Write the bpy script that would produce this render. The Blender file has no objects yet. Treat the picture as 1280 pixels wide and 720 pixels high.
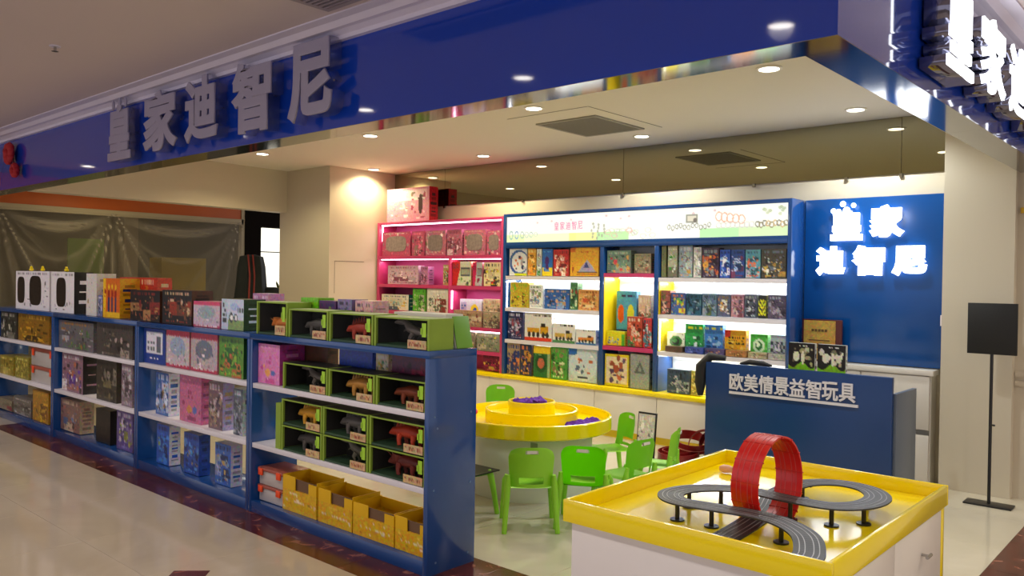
import bpy, bmesh, math, random
import numpy as np
from mathutils import Matrix, Vector
R = math.radians
SC = bpy.context.scene
COL = SC.collection

# ------------------------------------------------------------------ camera, world, exposure
cam_d = bpy.data.cameras.new('camera'); cam_d.sensor_width = 36; cam_d.lens = 1017.64*36/1280
cam_d.clip_start = .05; cam_d.clip_end = 200
cam = bpy.data.objects.new('camera', cam_d); COL.objects.link(cam)
cam.matrix_world = (Matrix.Translation((0, 0, 1.5)) @ Matrix.Rotation(R(41.6792), 4, 'Z')
                    @ Matrix.Rotation(R(90-.61392), 4, 'X') @ Matrix.Rotation(R(.85863), 4, 'Z'))
SC.camera = cam
w = bpy.data.worlds.new('world'); SC.world = w; w.use_nodes = True
w.node_tree.nodes['Background'].inputs[0].default_value = (.80, .75, .80, 1)
w.node_tree.nodes['Background'].inputs[1].default_value = 1.0
SC.view_settings.view_transform = 'Standard'; SC.view_settings.look = 'None'
SC.view_settings.gamma = 1; SC.view_settings.use_curve_mapping = False
SC.view_settings.exposure = 0.0
SC.cycles.use_denoising = True
SC.cycles.max_bounces = 8; SC.cycles.diffuse_bounces = 4; SC.cycles.glossy_bounces = 4
SC.cycles.transparent_max_bounces = 8; SC.cycles.transmission_bounces = 4
SC.cycles.caustics_reflective = False; SC.cycles.caustics_refractive = False
SC.cycles.sample_clamp_indirect = 6

def light(kind, loc, energy, color=(1, 1, 1), size=.1, rot=(0, 0, 0), sy=None, angle=130, blend=.7):
    d = bpy.data.lights.new('lamp_light', kind); d.energy = energy; d.color = color
    if kind == 'AREA':
        d.size = size
        if sy: d.shape = 'RECTANGLE'; d.size_y = sy
    else:
        d.shadow_soft_size = size
    if kind == 'SPOT': d.spot_size = R(angle); d.spot_blend = blend
    o = bpy.data.objects.new('lamp_light', d); COL.objects.link(o); o.location = loc; o.rotation_euler = rot
    return o
WARM = (1, .84, .50); NEUT = (1, .95, .80); COOL = (.86, .95, 1)
SHOP_LIGHTS = [(x, y) for y in (4.78, 6.3) for x in (-2.17, -4.06, -6.05, -7.9)]
for (x, y) in SHOP_LIGHTS:
    c = WARM if x < -5 else NEUT if x < -3 else (.92, .97, 1)
    light('SPOT', (x, y, 2.80), 74 if x > -7 else 58, c, .05, angle=150, blend=.5)
MALL_LIGHTS = [(x, 1.27) for x in (-10.6, -8.9, -7.05, -5.14, -3.5, -1.76)] + [(x, y) for x in (.6, 2.4) for y in (1.5, 3.9, 6.2)]
for (x, y) in MALL_LIGHTS:
    light('SPOT', (x, y, 2.80), 58, (1, .90, .80), .06, angle=150, blend=.6)

# ------------------------------------------------------------------ materials
def lin(h):
    h = h.lstrip('#'); v = [int(h[i:i+2], 16)/255 for i in (0, 2, 4)]
    return np.array([((c+.055)/1.055)**2.4 if c > .04045 else c/12.92 for c in v])
MATS = {}
def mat(name, color, rough=.5, metal=0, coat=0, emit=0, noise=0, scale=8, bump=0, alpha=1, trans=0, spec=.5):
    if name in MATS: return MATS[name]
    m = bpy.data.materials.new(name); m.use_nodes = True; nt = m.node_tree; b = nt.nodes['Principled BSDF']
    c = lin(color) if isinstance(color, str) else color
    b.inputs['Base Color'].default_value = (*c, 1); b.inputs['Roughness'].default_value = rough
    b.inputs['Metallic'].default_value = metal; b.inputs['Coat Weight'].default_value = coat
    b.inputs['Coat Roughness'].default_value = .05; b.inputs['Alpha'].default_value = alpha
    b.inputs['Transmission Weight'].default_value = trans; b.inputs['Specular IOR Level'].default_value = spec
    if emit:
        b.inputs['Emission Color'].default_value = (*c, 1); b.inputs['Emission Strength'].default_value = emit
    if noise or bump:
        tc = nt.nodes.new('ShaderNodeTexCoord'); n = nt.nodes.new('ShaderNodeTexNoise')
        n.inputs['Scale'].default_value = scale; n.inputs['Detail'].default_value = 5
        nt.links.new(tc.outputs['Object'], n.inputs['Vector'])
        if noise:
            mx = nt.nodes.new('ShaderNodeMix'); mx.data_type = 'RGBA'
            mx.inputs[6].default_value = (*[v*(1-noise) for v in c], 1); mx.inputs[7].default_value = (*[min(1, v*(1+noise)) for v in c], 1)
            nt.links.new(n.outputs['Fac'], mx.inputs[0]); nt.links.new(mx.outputs[2], b.inputs['Base Color'])
        if bump:
            bp = nt.nodes.new('ShaderNodeBump'); bp.inputs['Strength'].default_value = bump; bp.inputs['Distance'].default_value = .01
            nt.links.new(n.outputs['Fac'], bp.inputs['Height']); nt.links.new(bp.outputs['Normal'], b.inputs['Normal'])
    MATS[name] = m; return m
def print_mat(name, rough=.35, emit=0):
    m = bpy.data.materials.new(name); m.use_nodes = True; nt = m.node_tree; b = nt.nodes['Principled BSDF']
    a = nt.nodes.new('ShaderNodeAttribute'); a.attribute_name = 'Col'
    b.inputs['Roughness'].default_value = rough
    if emit: b.inputs['Base Color'].default_value = (.1, .1, .1, 1)
    else:                                                     # small print: fine flecks of other inks
        tc = nt.nodes.new('ShaderNodeTexCoord'); oi = nt.nodes.new('ShaderNodeObjectInfo'); ad = nt.nodes.new('ShaderNodeVectorMath')
        vo = nt.nodes.new('ShaderNodeTexVoronoi'); vo.inputs['Scale'].default_value = 75; vo.inputs['Randomness'].default_value = 1
        nt.links.new(tc.outputs['Object'], ad.inputs[0]); nt.links.new(oi.outputs['Random'], ad.inputs[1]); nt.links.new(ad.outputs[0], vo.inputs['Vector'])
        hs = nt.nodes.new('ShaderNodeMix'); hs.data_type = 'RGBA'; hs.blend_type = 'OVERLAY'; hs.inputs[0].default_value = .55
        nt.links.new(a.outputs['Color'], hs.inputs[6]); nt.links.new(vo.outputs['Color'], hs.inputs[7])
        sp = nt.nodes.new('ShaderNodeMix'); sp.data_type = 'RGBA'; sp.inputs[0].default_value = .45
        nt.links.new(a.outputs['Color'], sp.inputs[6]); nt.links.new(hs.outputs[2], sp.inputs[7]); nt.links.new(sp.outputs[2], b.inputs['Base Color'])
    if emit:
        nt.links.new(a.outputs['Color'], b.inputs['Emission Color']); b.inputs['Emission Strength'].default_value = emit
    MATS[name] = m; return m
PRINT = print_mat('printed_card', .3); PRINT_LIT = print_mat('backlit_print', .3, 1.12)
def marble_mat(name, c1, c2, c3, rough=.12, scale=3):
    m = bpy.data.materials.new(name); m.use_nodes = True; nt = m.node_tree; b = nt.nodes['Principled BSDF']
    tc = nt.nodes.new('ShaderNodeTexCoord'); n = nt.nodes.new('ShaderNodeTexNoise'); oi = nt.nodes.new('ShaderNodeObjectInfo')
    ad = nt.nodes.new('ShaderNodeVectorMath'); nt.links.new(tc.outputs['Object'], ad.inputs[0]); nt.links.new(oi.outputs['Location'], ad.inputs[1])
    n.inputs['Scale'].default_value = scale; n.inputs['Detail'].default_value = 9; n.inputs['Distortion'].default_value = 1.2
    r = nt.nodes.new('ShaderNodeValToRGB'); e = r.color_ramp.elements
    e[0].position = .3; e[0].color = (*lin(c1), 1); e[1].position = .6; e[1].color = (*lin(c2), 1)
    k = e.new(.72); k.color = (*lin(c3), 1)
    nt.links.new(ad.outputs[0], n.inputs['Vector']); nt.links.new(n.outputs['Fac'], r.inputs[0]); nt.links.new(r.outputs[0], b.inputs['Base Color'])
    b.inputs['Roughness'].default_value = rough
    MATS[name] = m; return m
CREAM = mat('cream_wall_paint', 'cbc1aa', .55, noise=.03, scale=1.5)
CEIL = mat('white_ceiling_paint', 'e6e1d6', .7, noise=.02, scale=1)
MALLC = mat('mall_ceiling_paint', 'd2c4c6', .7, noise=.03, scale=1)
CORN = mat('cornice_plaster', 'e0daee', .6)
BLUE = mat('blue_gloss_board', '184584', .16, coat=.4, noise=.05, scale=2)
BLUEF = mat('blue_fascia_acrylic', '1240b4', .05, coat=.6, noise=.04, scale=1)
BLUEW = mat('blue_logo_board', '0b4a90', .2, noise=.05, scale=1.5)
PINK = mat('pink_gloss_board', 'c03c6c', .3, noise=.04, scale=2)
YEL = mat('yellow_gloss_board', 'f8de00', .16, coat=.3, noise=.03, scale=2)
YEL2 = mat('yellow_matte_board', 'e8cc10', .4)
WHT = mat('white_laminate', 'e4e0e0', .3, noise=.02, scale=2)
WHTS = mat('white_shelf_laminate', 'dcd8e0', .35)
CABW = mat('white_cabinet_laminate', 'ded8cc', .3, noise=.02, scale=2)
MIRR = mat('bronze_mirror_glass', (.36, .34, .24), .02, metal=1)
STRIP = mat('polished_steel_strip', (.32, .32, .32), .08, metal=1, bump=.03, scale=2)
BLACK = mat('black_painted_metal', '141414', .35)
CHROME = mat('chrome', 'b8b8b8', .15, metal=1)
GREEN = mat('green_moulded_plastic', '90d42c', .3, noise=.04, scale=6)
RED = mat('red_plastic', 'd01818', .3, coat=.3)
DKROAD = mat('dark_track_plastic', '2c2a2c', .5, noise=.15, scale=40)
LINE = mat('pale_track_groove', '8c8888', .4, metal=.3)
LED = mat('led_strip_glow', (1, 1, .98), .5, emit=9)
LEDP = mat('pink_led_strip_glow', (1, .75, .92), .5, emit=6)
LAMPG = mat('downlight_lens_glow', (1, .95, .84), .5, emit=14)
GLOWL = mat('lit_letter_glow', (.93, .96, 1), .4, emit=3.2)
DULLL = mat('unlit_letter_acrylic', 'a29cb4', .4, emit=0)
CLEAR = mat('clear_acrylic', (.8, .85, .9), .03, alpha=.22, spec=.8)
FILMM = mat('clear_window_film', (.0, .0, .0), .06, alpha=.04)
LETS = mat('dark_glassy_letter_side', (.22, .22, .30), .05, metal=.8)
TILE = marble_mat('beige_floor_tile', 'beb09a', 'c8baa4', 'd0c4b0', .09, 1.2)
TILEI = marble_mat('pale_floor_tile', 'c6bea6', 'cec6b0', 'd4cdb8', .1, 1.2)
MAHO = marble_mat('red_brown_marble', '3c140c', '5c2418', '9c6450', .2, 9)
GROUT = mat('floor_screed', '8a7c68', .6)

# ------------------------------------------------------------------ mesh helpers
def link(name, me, m, parent=None, smooth=None):
    if m is not None: me.materials.append(m)
    if smooth is not None:
        me.polygons.foreach_set('use_smooth', [True]*len(me.polygons))
        me.set_sharp_from_angle(angle=R(smooth))
    o = bpy.data.objects.new(name, me); COL.objects.link(o)
    if parent is not None: o.parent = parent
    return o
class B:
    def __init__(s): s.bm = bmesh.new()
    def box(s, x0, x1, y0, y1, z0, z1, bev=0):
        r = bmesh.ops.create_cube(s.bm, size=1, matrix=Matrix.Translation(((x0+x1)/2, (y0+y1)/2, (z0+z1)/2)) @ Matrix.Diagonal((abs(x1-x0), abs(y1-y0), abs(z1-z0), 1)))
        if bev:
            es = list({e for v in r['verts'] for e in v.link_edges})
            bmesh.ops.bevel(s.bm, geom=es, offset=bev, segments=2, affect='EDGES', profile=.5)
        return s
    def quad(s, *p):
        s.bm.faces.new([s.bm.verts.new(q) for q in p]); return s
    def tube(s, pts, rad, n=10, cap=True, squash=1):
        pts = [Vector(p) for p in pts]; rad = rad if hasattr(rad, '__len__') else [rad]*len(pts)
        rings = []; up = None
        for i, p in enumerate(pts):
            t = (pts[min(i+1, len(pts)-1)]-pts[max(i-1, 0)]).normalized()
            if up is None: up = t.orthogonal().normalized()
            up = (up - t*up.dot(t)).normalized(); sd = t.cross(up)
            rings.append([s.bm.verts.new(p+(up*math.cos(a)+sd*math.sin(a)*squash)*rad[i]) for a in [2*math.pi*k/n for k in range(n)]])
        for a, b in zip(rings, rings[1:]):
            for k in range(n): s.bm.faces.new((a[k], a[(k+1) % n], b[(k+1) % n], b[k]))
        if cap: s.bm.faces.new(rings[0][::-1]); s.bm.faces.new(rings[-1])
        return s
    def cyl(s, p, r, h, n=24): return s.tube([p, (p[0], p[1], p[2]+h)], r, n)
    def lathe(s, prof, c=(0, 0, 0), n=48):
        rings = [[s.bm.verts.new((c[0]+r*math.cos(2*math.pi*k/n), c[1]+r*math.sin(2*math.pi*k/n), c[2]+z)) for k in range(n)] for r, z in prof]
        for a, b in zip(rings, rings[1:]):
            for k in range(n): s.bm.faces.new((a[k], a[(k+1) % n], b[(k+1) % n], b[k]))
        if prof[0][0] > 0 and prof[0] != prof[-1]: s.bm.faces.new(rings[0][::-1]); s.bm.faces.new(rings[-1])
        return s
    def blob(s, c, r, sub=2, seed=0, amp=.2):
        rr = bmesh.ops.create_icosphere(s.bm, subdivisions=sub, radius=1); rnd = random.Random(seed)
        for v in rr['verts']:
            k = 1+rnd.uniform(-amp, amp); v.co = Vector((c[0]+v.co.x*r[0]*k, c[1]+v.co.y*r[1]*k, c[2]+v.co.z*r[2]*k))
        return s
    def out(s, name, m, parent=None, smooth=None):
        bmesh.ops.recalc_face_normals(s.bm, faces=s.bm.faces)
        me = bpy.data.meshes.new(name); s.bm.to_mesh(me); s.bm.free()
        return link(name, me, m, parent, smooth)
def thing(name, label, cat, loc=(0, 0, 0), group=None, rz=0):
    o = bpy.data.objects.new(name, None); COL.objects.link(o); o.location = loc; o.rotation_euler = (0, 0, rz)
    o.empty_display_size = .05
    o['label'] = label; o['category'] = cat
    if group: o['group'] = group
    return o
def tag(o, label, cat, group=None):
    o['label'] = label; o['category'] = cat
    if group: o['group'] = group
    return o
def struct(o): o['kind'] = 'structure'; return o
def bx(name, d, m, parent=None, bev=0):
    return B().box(*d, bev=bev).out(name, m, parent, 30 if bev else None)

def glyph(name, ch, cx, cz, wd, ht, depth, m, parent, place, off=.03, bev=0.0):
    """one written character as a solid; place(x, z, d) turns sign-plane coordinates into the scene"""
    cu = bpy.data.curves.new('glyph', 'FONT'); cu.body = ch; cu.size = 1; cu.extrude = .5; cu.bevel_depth = off; cu.bevel_resolution = 1; cu.resolution_u = 4
    to = bpy.data.objects.new('glyph', cu); COL.objects.link(to)
    bpy.context.view_layer.update()
    me = bpy.data.meshes.new_from_object(to.evaluated_get(bpy.context.evaluated_depsgraph_get()))
    bpy.data.objects.remove(to); bpy.data.curves.remove(cu)
    n = len(me.vertices); co = np.empty(n*3); me.vertices.foreach_get('co', co); co = co.reshape(n, 3)
    mn = co.min(0); mx = co.max(0)
    u = (co[:, 0]-mn[0])/(mx[0]-mn[0]+1e-9)-.5; v = (co[:, 1]-mn[1])/(mx[1]-mn[1]+1e-9)-.5; d = co[:, 2]+.5
    q = np.array([place(cx+a*wd, cz+b*ht, c*depth) for a, b, c in zip(u, v, d)])
    me.vertices.foreach_set('co', q.ravel()); me.materials.clear(); me.update()
    return link(name, me, m, parent)

# ------------------------------------------------------------------ printed artwork as colour on a fine grid
def art(style, pal, seed, nw, nh, asp):
    rnd = random.Random(seed); P_ = [np.array(lin(c)) for c in pal.split()]
    X, Y = np.meshgrid(np.linspace(0, 1, nw), np.linspace(0, 1, nh)); A = np.empty((nh, nw, 3)); A[:] = P_[0]
    def E(c, cx, cy, rx, ry): A[((X-cx)/rx)**2+((Y-cy)/ry)**2 < 1] = c
    def Q(c, a, b, x1, y1): A[(X >= a) & (X <= x1) & (Y >= b) & (Y <= y1)] = c
    def T(c, a, b, x1, y1, rows=1):
        for r in range(rows):
            ya = b+(y1-b)*r/rows; yb = ya+(y1-b)/rows*.7; x = a
            while x < x1:
                st = rnd.uniform(.5, 1.3)/nw*1.6
                if rnd.random() < .75: Q(c, x, ya, min(x+st, x1), yb)
                x += st*1.5
    def blobs(n, a, b, x1, y1, cs, s=.14):
        for _ in range(n):
            cx, cy = rnd.uniform(a, x1), rnd.uniform(b, y1); r = rnd.uniform(.35, 1)*s
            c = rnd.choice(cs)*rnd.uniform(.7, 1.2)
            if rnd.random() < .6: E(c, cx, cy, r/max(asp, .5)*.9, r*rnd.uniform(.6, 1.4))
            else: Q(c, cx-r*.7, cy-r*.4, cx+r*.7, cy+r*.4)
    dark = P_[0]*.25
    if style == 'mix':
        for _ in range(3): Q(P_[rnd.randrange(4)]*rnd.uniform(.6, 1.1), *(lambda a, b: (a, b, a+rnd.uniform(.2, .6), b+rnd.uniform(.15, .5)))(rnd.uniform(-.1, .7), rnd.uniform(.2, .8)))
        blobs(18, .08, .25, .92, .92, P_[1:]+[dark], .11)
        blobs(60, .04, .2, .96, .95, P_+[dark, P_[0]*1.3], .042)
        T(P_[3], .1, .06, .9, .2); T(P_[1], .15, .9, .85, .96)
    elif style == 'plain': blobs(4, .1, .1, .9, .9, P_, .06)
    elif style in ('twin', 'oval', 'dollw'):
        T(P_[2], .06, .05, .94, .1); blobs(14, .05, .7, .95, .95, P_, .06)
        if style == 'dollw': blobs(24, .02, .02, .98, .98, P_, .08)
        if style == 'twin': blobs(10, .84, .2, .98, .8, P_, .05)
    elif style == 'figs':
        Q(P_[1], 0, 0, .18, 1); blobs(8, .02, .1, .16, .9, [P_[2], P_[3]], .06)
        for cx in (.35, .55, .75): E(P_[3]*.6, cx, .4, .06, .18); Q(P_[2], cx-.05, .5, cx+.05, .85); E(P_[1], cx, .22, .05, .07)
        Q(P_[1], .2, .85, 1, 1)
    elif style == 'strip':
        A[(Y < .12+.05*np.abs(np.sin(X*nw*.9)))] = P_[1]; E(P_[2]*1.3, .5, .42, .33, .25)
        blobs(18, .08, .4, .92, .85, P_[2:]+[P_[0]*.5], .07); Q(P_[1]*.8, 0, .9, 1, 1); T(P_[3], .1, .92, .9, .97)
    elif style == 'grass':
        Q(P_[0]*.9, 0, 0, .28, 1); T(P_[2], .04, .15, .24, .8, 4); E(P_[0]*.6+np.array([.05, .1, .3]), .6, .25, .2, .12)
        Q(P_[1], .3, .7, 1, 1); E(P_[2], .45, .6, .1, .17); E(P_[3], .45, .6, .06, .1); E(P_[2], .65, .6, .08, .15); E(P_[3], .65, .6, .04, .08); T(P_[2], .75, .3, .98, .45)
    elif style == 'card':
        Q(P_[1], .12, .1, .88, .72); T(P_[2], .18, .14, .5, .2)
        for i in range(3):
            for j in range(2): Q(P_[2]*.6, .18+.13*i, .36+.17*j, .26+.13*i, .46+.17*j)
        Q(P_[2]*.5, .6, .2, .78, .68); T(P_[3], .3, .82, .7, .88)
    elif style == 'pinkbk':
        T(P_[1], .1, .06, .6, .13); T(P_[3], .4, .32, .62, .52, 2); E(P_[2], .45, .72, .12, .09); E(lin('5068b0'), .7, .72, .1, .08)
        E(P_[3], .18, .6, .06, .05); Q(P_[3]*1.1, .35, .88, .75, .97); blobs(8, .05, .15, .95, .95, P_[1:], .04)
    elif style == 'ring':
        E(P_[1], .55, .5, .55, .46); E(P_[0], .6, .5, .46, .38); blobs(12, .3, .3, .9, .75, [P_[3], P_[2], P_[0]*.6], .1); Q(lin('c8d020'), .3, .9, 1, 1)
    elif style == 'lower':
        Q(P_[1], 0, .68, 1, 1); blobs(8, .2, .3, .8, .85, [P_[2], P_[3]], .12); T(P_[3], .1, .08, .9, .16)
    elif style == 'tri':
        T(P_[1], .3, .12, .85, .2, 2); Q(P_[1], 0, 0, .18, .16); Q(P_[1]*.7, .25, .92, .9, .95)
        cx = .6
        A[(Y > .42) & (Y < .85) & (np.abs(X-cx) < (Y-.42)*.75)] = lin('a8a0b8'); A[(Y > .48) & (Y < .7) & (np.abs(X-cx+.03) < (Y-.48)*.45)] = lin('384080')
        A[(Y > .83) & (Y < .87) & (np.abs(X-cx) < .36)] = lin('40303c'); T(P_[3], .06, .45, .12, .9, 6)
    elif style == 'trig':
        A[(Y > .2) & (Y < .55) & (np.abs(X-.5) < (Y-.2)*.85)] = P_[1]; A[(Y > .34) & (Y < .5) & (np.abs(X-.5) < (Y-.34)*.6)] = P_[0]; Q(P_[1], .2, .7, .8, .72)
    elif style == 'truck':
        T(P_[2], .35, .05, .95, .16); Q(P_[3], 0, .88, 1, 1); Q(P_[1], .1, .52, .55, .72); Q(P_[1]*.9, .58, .45, .88, .74); Q(P_[2], .6, .36, .78, .5)
        for cx in (.18, .34, .5, .7, .84): E(P_[2], cx, .78, .06, .1)
    elif style == 'yellowtop':
        Q(P_[1], 0, 0, 1, .22); E(P_[0]*.5, .45, .55, .35, .3); E(P_[2], .45, .55, .2, .17); Q(P_[3], .85, .22, 1, 1); T(P_[3], .1, .26, .8, .32)
    elif style == 'disc':
        E(P_[0]*1.25, .5, .5, .48, .47); Q(lin('2868b8'), 0, 0, .28, .2); E(P_[0]*1.2, .52, .5, .42, .42); blobs(16, .3, .2, .8, .8, [P_[2], P_[3], P_[1]], .1); E(P_[3]*.3, .5, .86, .2, .04)
    elif style == 'lid':
        Q(P_[0], 0, 0, 1, .3); blobs(22, .05, .45, .75, .9, [P_[1], P_[3], lin('d8e8e0')], .09); Q(P_[2], .82, .2, 1, 1)
    elif style == 'two':
        E(P_[1], .22, .42, .17, .17); E(P_[2], .72, .42, .17, .17); Q(P_[3], 0, .72, 1, 1); blobs(10, .05, .7, .95, .98, [P_[0], P_[1], P_[2]], .06); T(P_[3], .1, .06, .9, .14)
    elif style == 'frame':
        Q(P_[3], .07, .07, .93, .93); blobs(26, .12, .1, .88, .88, P_[1:], .12); E(P_[3]*1.1, .85, .85, .06, .05)
    elif style in ('title', 'title2'):
        T(P_[1], .05, .08, .95, .24) if style == 'title' else (Q(P_[1], 0, 0, .28, .3), T(P_[2], .2, .25, .9, .6, 3))
        blobs(14, .1, .45, .9, .9, [P_[2], P_[3]], .11)
    elif style == 'ovalg':
        E(P_[1], .5, .5, .36, .3); E(P_[2], .5, .5, .22, .2); E(P_[1]*1.2, .45, .45, .12, .1); blobs(10, .05, .8, .95, .97, P_, .05); blobs(10, .88, .1, .99, .9, [P_[2], P_[3]], .05)
    elif style == 'check':
        k = ((np.floor(X*6)+np.floor(Y*7)) % 2 == 0) & (Y > .25); A[k] = P_[1]; E(P_[2], .5, .5, .25, .2); blobs(8, .3, .35, .7, .65, [P_[3], P_[1]], .08)
    elif style == 'chev':
        k = (np.floor((Y*8+np.abs(X-.5)*4)) % 2 == 0) & (Y > .2) & (Y < .85); A[k] = P_[1]
    elif style == 'gamep':
        A[X < .42-.25*np.clip(Y-.3, 0, 1)] = P_[0]; A[X >= .42-.25*np.clip(Y-.3, 0, 1)] = P_[1]
        Q(P_[3], .45, .25, .95, .6); Q(P_[1]*.6, .5, .3, .9, .55); T(P_[3], .06, .1, .34, .3, 3); blobs(9, .2, .7, .95, .95, [P_[2], P_[3]], .07)
    elif style == 'dot':
        E(P_[1], .68, .5, .2, .32); E(P_[2], .7, .48, .1, .17); Q(P_[3], .05, .1, .3, .6); T(P_[2], .08, .2, .28, .5, 3)
    elif style == 'dress':
        Q(P_[1], .06, .06, .94, .3); T(P_[3], .1, .1, .7, .2, 2); Q(P_[3]*.9, .06, .3, .9, .38); blobs(34, .08, .42, .92, .92, [P_[2], P_[1], P_[0]], .08); E(lin('402028'), .8, .5, .05, .3); blobs(10, .6, .1, .95, .4, [P_[2], lin('807058')], .06)
    elif style == 'dinobox':
        T(P_[1], .08, .25, .9, .75, 2)
    elif style == 'yellowcard':
        blobs(16, .05, .1, .95, .9, [P_[1], P_[2], P_[3]], .09); T(P_[3], .1, .5, .9, .58)
    elif style == 'greenbk':
        Q(lin('181414'), 0, 0, 1, .5); blobs(14, .08, .1, .9, .46, [lin('d8d4c0'), lin('a8a880'), lin('787058')], .07); T(lin('e8e8e0'), .35, .04, .75, .09)
        A[(Y > .46+.06*np.sin(X*9))] = lin('7cb818')
        for i in range(5): T(lin('4c8810'), .1, .58+.08*i, .9, .61+.08*i)
        E(lin('d8d8c0'), .3, .28, .13, .1); E(lin('d8d8c0'), .55, .3, .06, .14)
    return np.clip(A, 0, 1)
def grid_faces(base, nw, nh):
    i = np.arange(nh-1)[:, None]*nw+np.arange(nw-1)[None, :]
    i = i.ravel()+base
    return np.stack([i, i+nw, i+nw+1, i+1], 1)
def printed_box(name, x0, x1, y0, y1, z0, z1, style, pal, seed, side='', parent=None, m=None, cell=.0095):
    """box whose front (towards -Y) carries artwork on a fine grid of coloured points"""
    W, H = x1-x0, z1-z0; nw = int(min(64, max(6, W/cell))); nh = int(min(52, max(6, H/cell)))
    A = art(style, pal, seed, nw, nh, W/H)
    gx, gz = np.meshgrid(np.linspace(-W/2, W/2, nw), np.linspace(H, 0, nh))
    vf = np.stack([gx.ravel(), np.zeros(nw*nh), gz.ravel()], 1); cf = A.reshape(-1, 3)
    sc = np.array(lin(side)) if side else A.reshape(-1, 3).mean(0)*.55+A[0, 0]*.45
    D = y1-y0
    ns = 6; 
    ps = f"{side or pal.split()[0]} {pal.split()[1]} {pal.split()[2]} {pal.split()[3]}"
    S = art('plain' if not side else 'mix2', ps, seed+7, ns, nh, .5) if False else None
    c8 = []; v8 = []; f8 = []
    def face(ps_, c):
        b = len(v8); v8.extend(ps_); c8.extend([c]*4); f8.append([b, b+1, b+2, b+3])
    a, b_ = -W/2, W/2
    face([(b_, 0, 0), (b_, D, 0), (b_, D, H), (b_, 0, H)], sc); face([(a, 0, 0), (a, 0, H), (a, D, H), (a, D, 0)], sc)
    face([(a, 0, H), (b_, 0, H), (b_, D, H), (a, D, H)], sc*.9); face([(a, D, 0), (a, D, H), (b_, D, H), (b_, D, 0)], sc)
    face([(a, 0, 0), (a, D, 0), (b_, D, 0), (b_, 0, 0)], sc)
    # lettering patch on the +X side
    rnd = random.Random(seed); tc = A.reshape(-1, 3)[rnd.randrange(nw*nh)]
    k = 0; z = .12
    while z < .85:
        h_ = rnd.uniform(.03, .09); y_ = rnd.uniform(.15, .3); e = .0012
        face([(b_+e, D*y_, H*z), (b_+e, D*(1-y_), H*z), (b_+e, D*(1-y_), H*(z+h_)), (b_+e, D*y_, H*(z+h_))], tc if k % 2 else np.array(sc)*.5)
        z += h_+rnd.uniform(.03, .08); k += 1
    base = nw*nh; V = np.concatenate([vf, np.array(v8, float)]); C = np.concatenate([cf, np.array(c8)])
    F = np.concatenate([grid_faces(0, nw, nh), np.array(f8)+base])
    me = bpy.data.meshes.new(name); me.vertices.add(len(V)); me.vertices.foreach_set('co', V.ravel())
    me.loops.add(F.size); me.loops.foreach_set('vertex_index', F.ravel().astype(np.int32))
    me.polygons.add(len(F)); me.polygons.foreach_set('loop_start', np.arange(0, F.size, 4, dtype=np.int32))
    ca = me.color_attributes.new('Col', 'FLOAT_COLOR', 'POINT'); ca.data.foreach_set('color', np.concatenate([C, np.ones((len(C), 1))], 1).ravel())
    me.update(calc_edges=True); me.validate()
    o = link(name, me, m or PRINT, parent); o.location = ((x0+x1)/2, y0, z0)
    return o

# ------------------------------------------------------------------ structure
FX, FY, FZ, CZ, MZ = -.97, 2.64, 2.30, 2.82, 2.82      # fascia corner, its underside, shop and mall ceilings
floor = struct(bx('floor', (-13.5, 4.5, -3, 9.5, -.1, -.006), GROUT))
def tile_mesh(sx, sy, m):
    o = B().box(-sx/2, sx/2, -sy/2, sy/2, -.008, 0, bev=.0012).out('tile', m); me = o.data; bpy.data.objects.remove(o); return me
def lay(x0, x1, y0, y1, s, t, m, name='tile', gap=.0016):
    nx = int(round((x1-x0)/s)); ny = max(1, int(round((y1-y0)/t))); sx, sy = (x1-x0)/nx, (y1-y0)/ny
    me = tile_mesh(sx-gap, sy-gap, m)
    for i in range(nx):
        for j in range(ny):
            o = bpy.data.objects.new(name, me); COL.objects.link(o); o.parent = floor
            o.location = (x0+sx*(i+.5), y0+sy*(j+.5), 0)
lay(-12.66, -.86, .34, 2.54, .8, .733, TILE)
lay(-.97, 2.2, .34, 2.54, .8, .733, TILE)
lay(-9.0, -.97, 3.14, 6.8, .8, .73, TILEI)
lay(-.42, 2.8, 2.54, 6.7, .8, .7, TILE)
lay(-9.0, -.97, 2.54, 3.14, .6, .6, MAHO, 'border_tile')
lay(-.97, -.42, 2.54, 6.7, .55, .594, MAHO, 'border_tile')
lay(-12.6, -9.0, 2.54, 6.8, .8, .8, TILE)
for xx in (-3.86,):
    o = B().box(-.09, .09, -.09, .09, -.004, .0012).out('border_tile', MAHO, floor); o.location = (xx, 1.94, 0); o.rotation_euler = (0, 0, R(45))

struct(bx('ceiling', (-9.1, FX-.05, FY+.1, 6.95, CZ, CZ+.1), CEIL))
struct(bx('ceiling', (-13.5, 4.5, -3, 2.5, MZ, MZ+.1), MALLC))
struct(bx('ceiling', (FX+.14, 4.5, 2.5, 9.5, MZ, MZ+.1), MALLC))
struct(bx('ceiling', (-13.5, -9.1, 2.5, 9.5, MZ+.002, MZ+.1), MALLC))
wb = struct(bx('wall_back', (-9.14, -1.17, 6.8, 6.95, 0, CZ), CREAM))
seams = (-8.08, -7.15, -4.58, -1.98, -1.64)
for a, b in zip(seams, seams[1:]): bx('mirror_panel', (a+.0015, b-.003, 6.788, 6.799, 2.37, CZ-.004), MIRR, wb)
for a in (-7.15, -5.9, -4.58, -3.2, -2.4, -1.98): bx('mirror_clip', (a-.012, a+.012, 6.775, 6.8, 2.345, 2.375), CHROME, wb)
struct(bx('column', (-1.63, -1.17, 6.62, 6.8, 0, CZ), CREAM))
wl = struct(bx('wall_left', (-9.14, -8.08, 5.79, 6.8, 0, CZ), CREAM))
DKL = mat('panel_joint_shadow_gap', '5a5044', .8)
ap = B()
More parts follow.
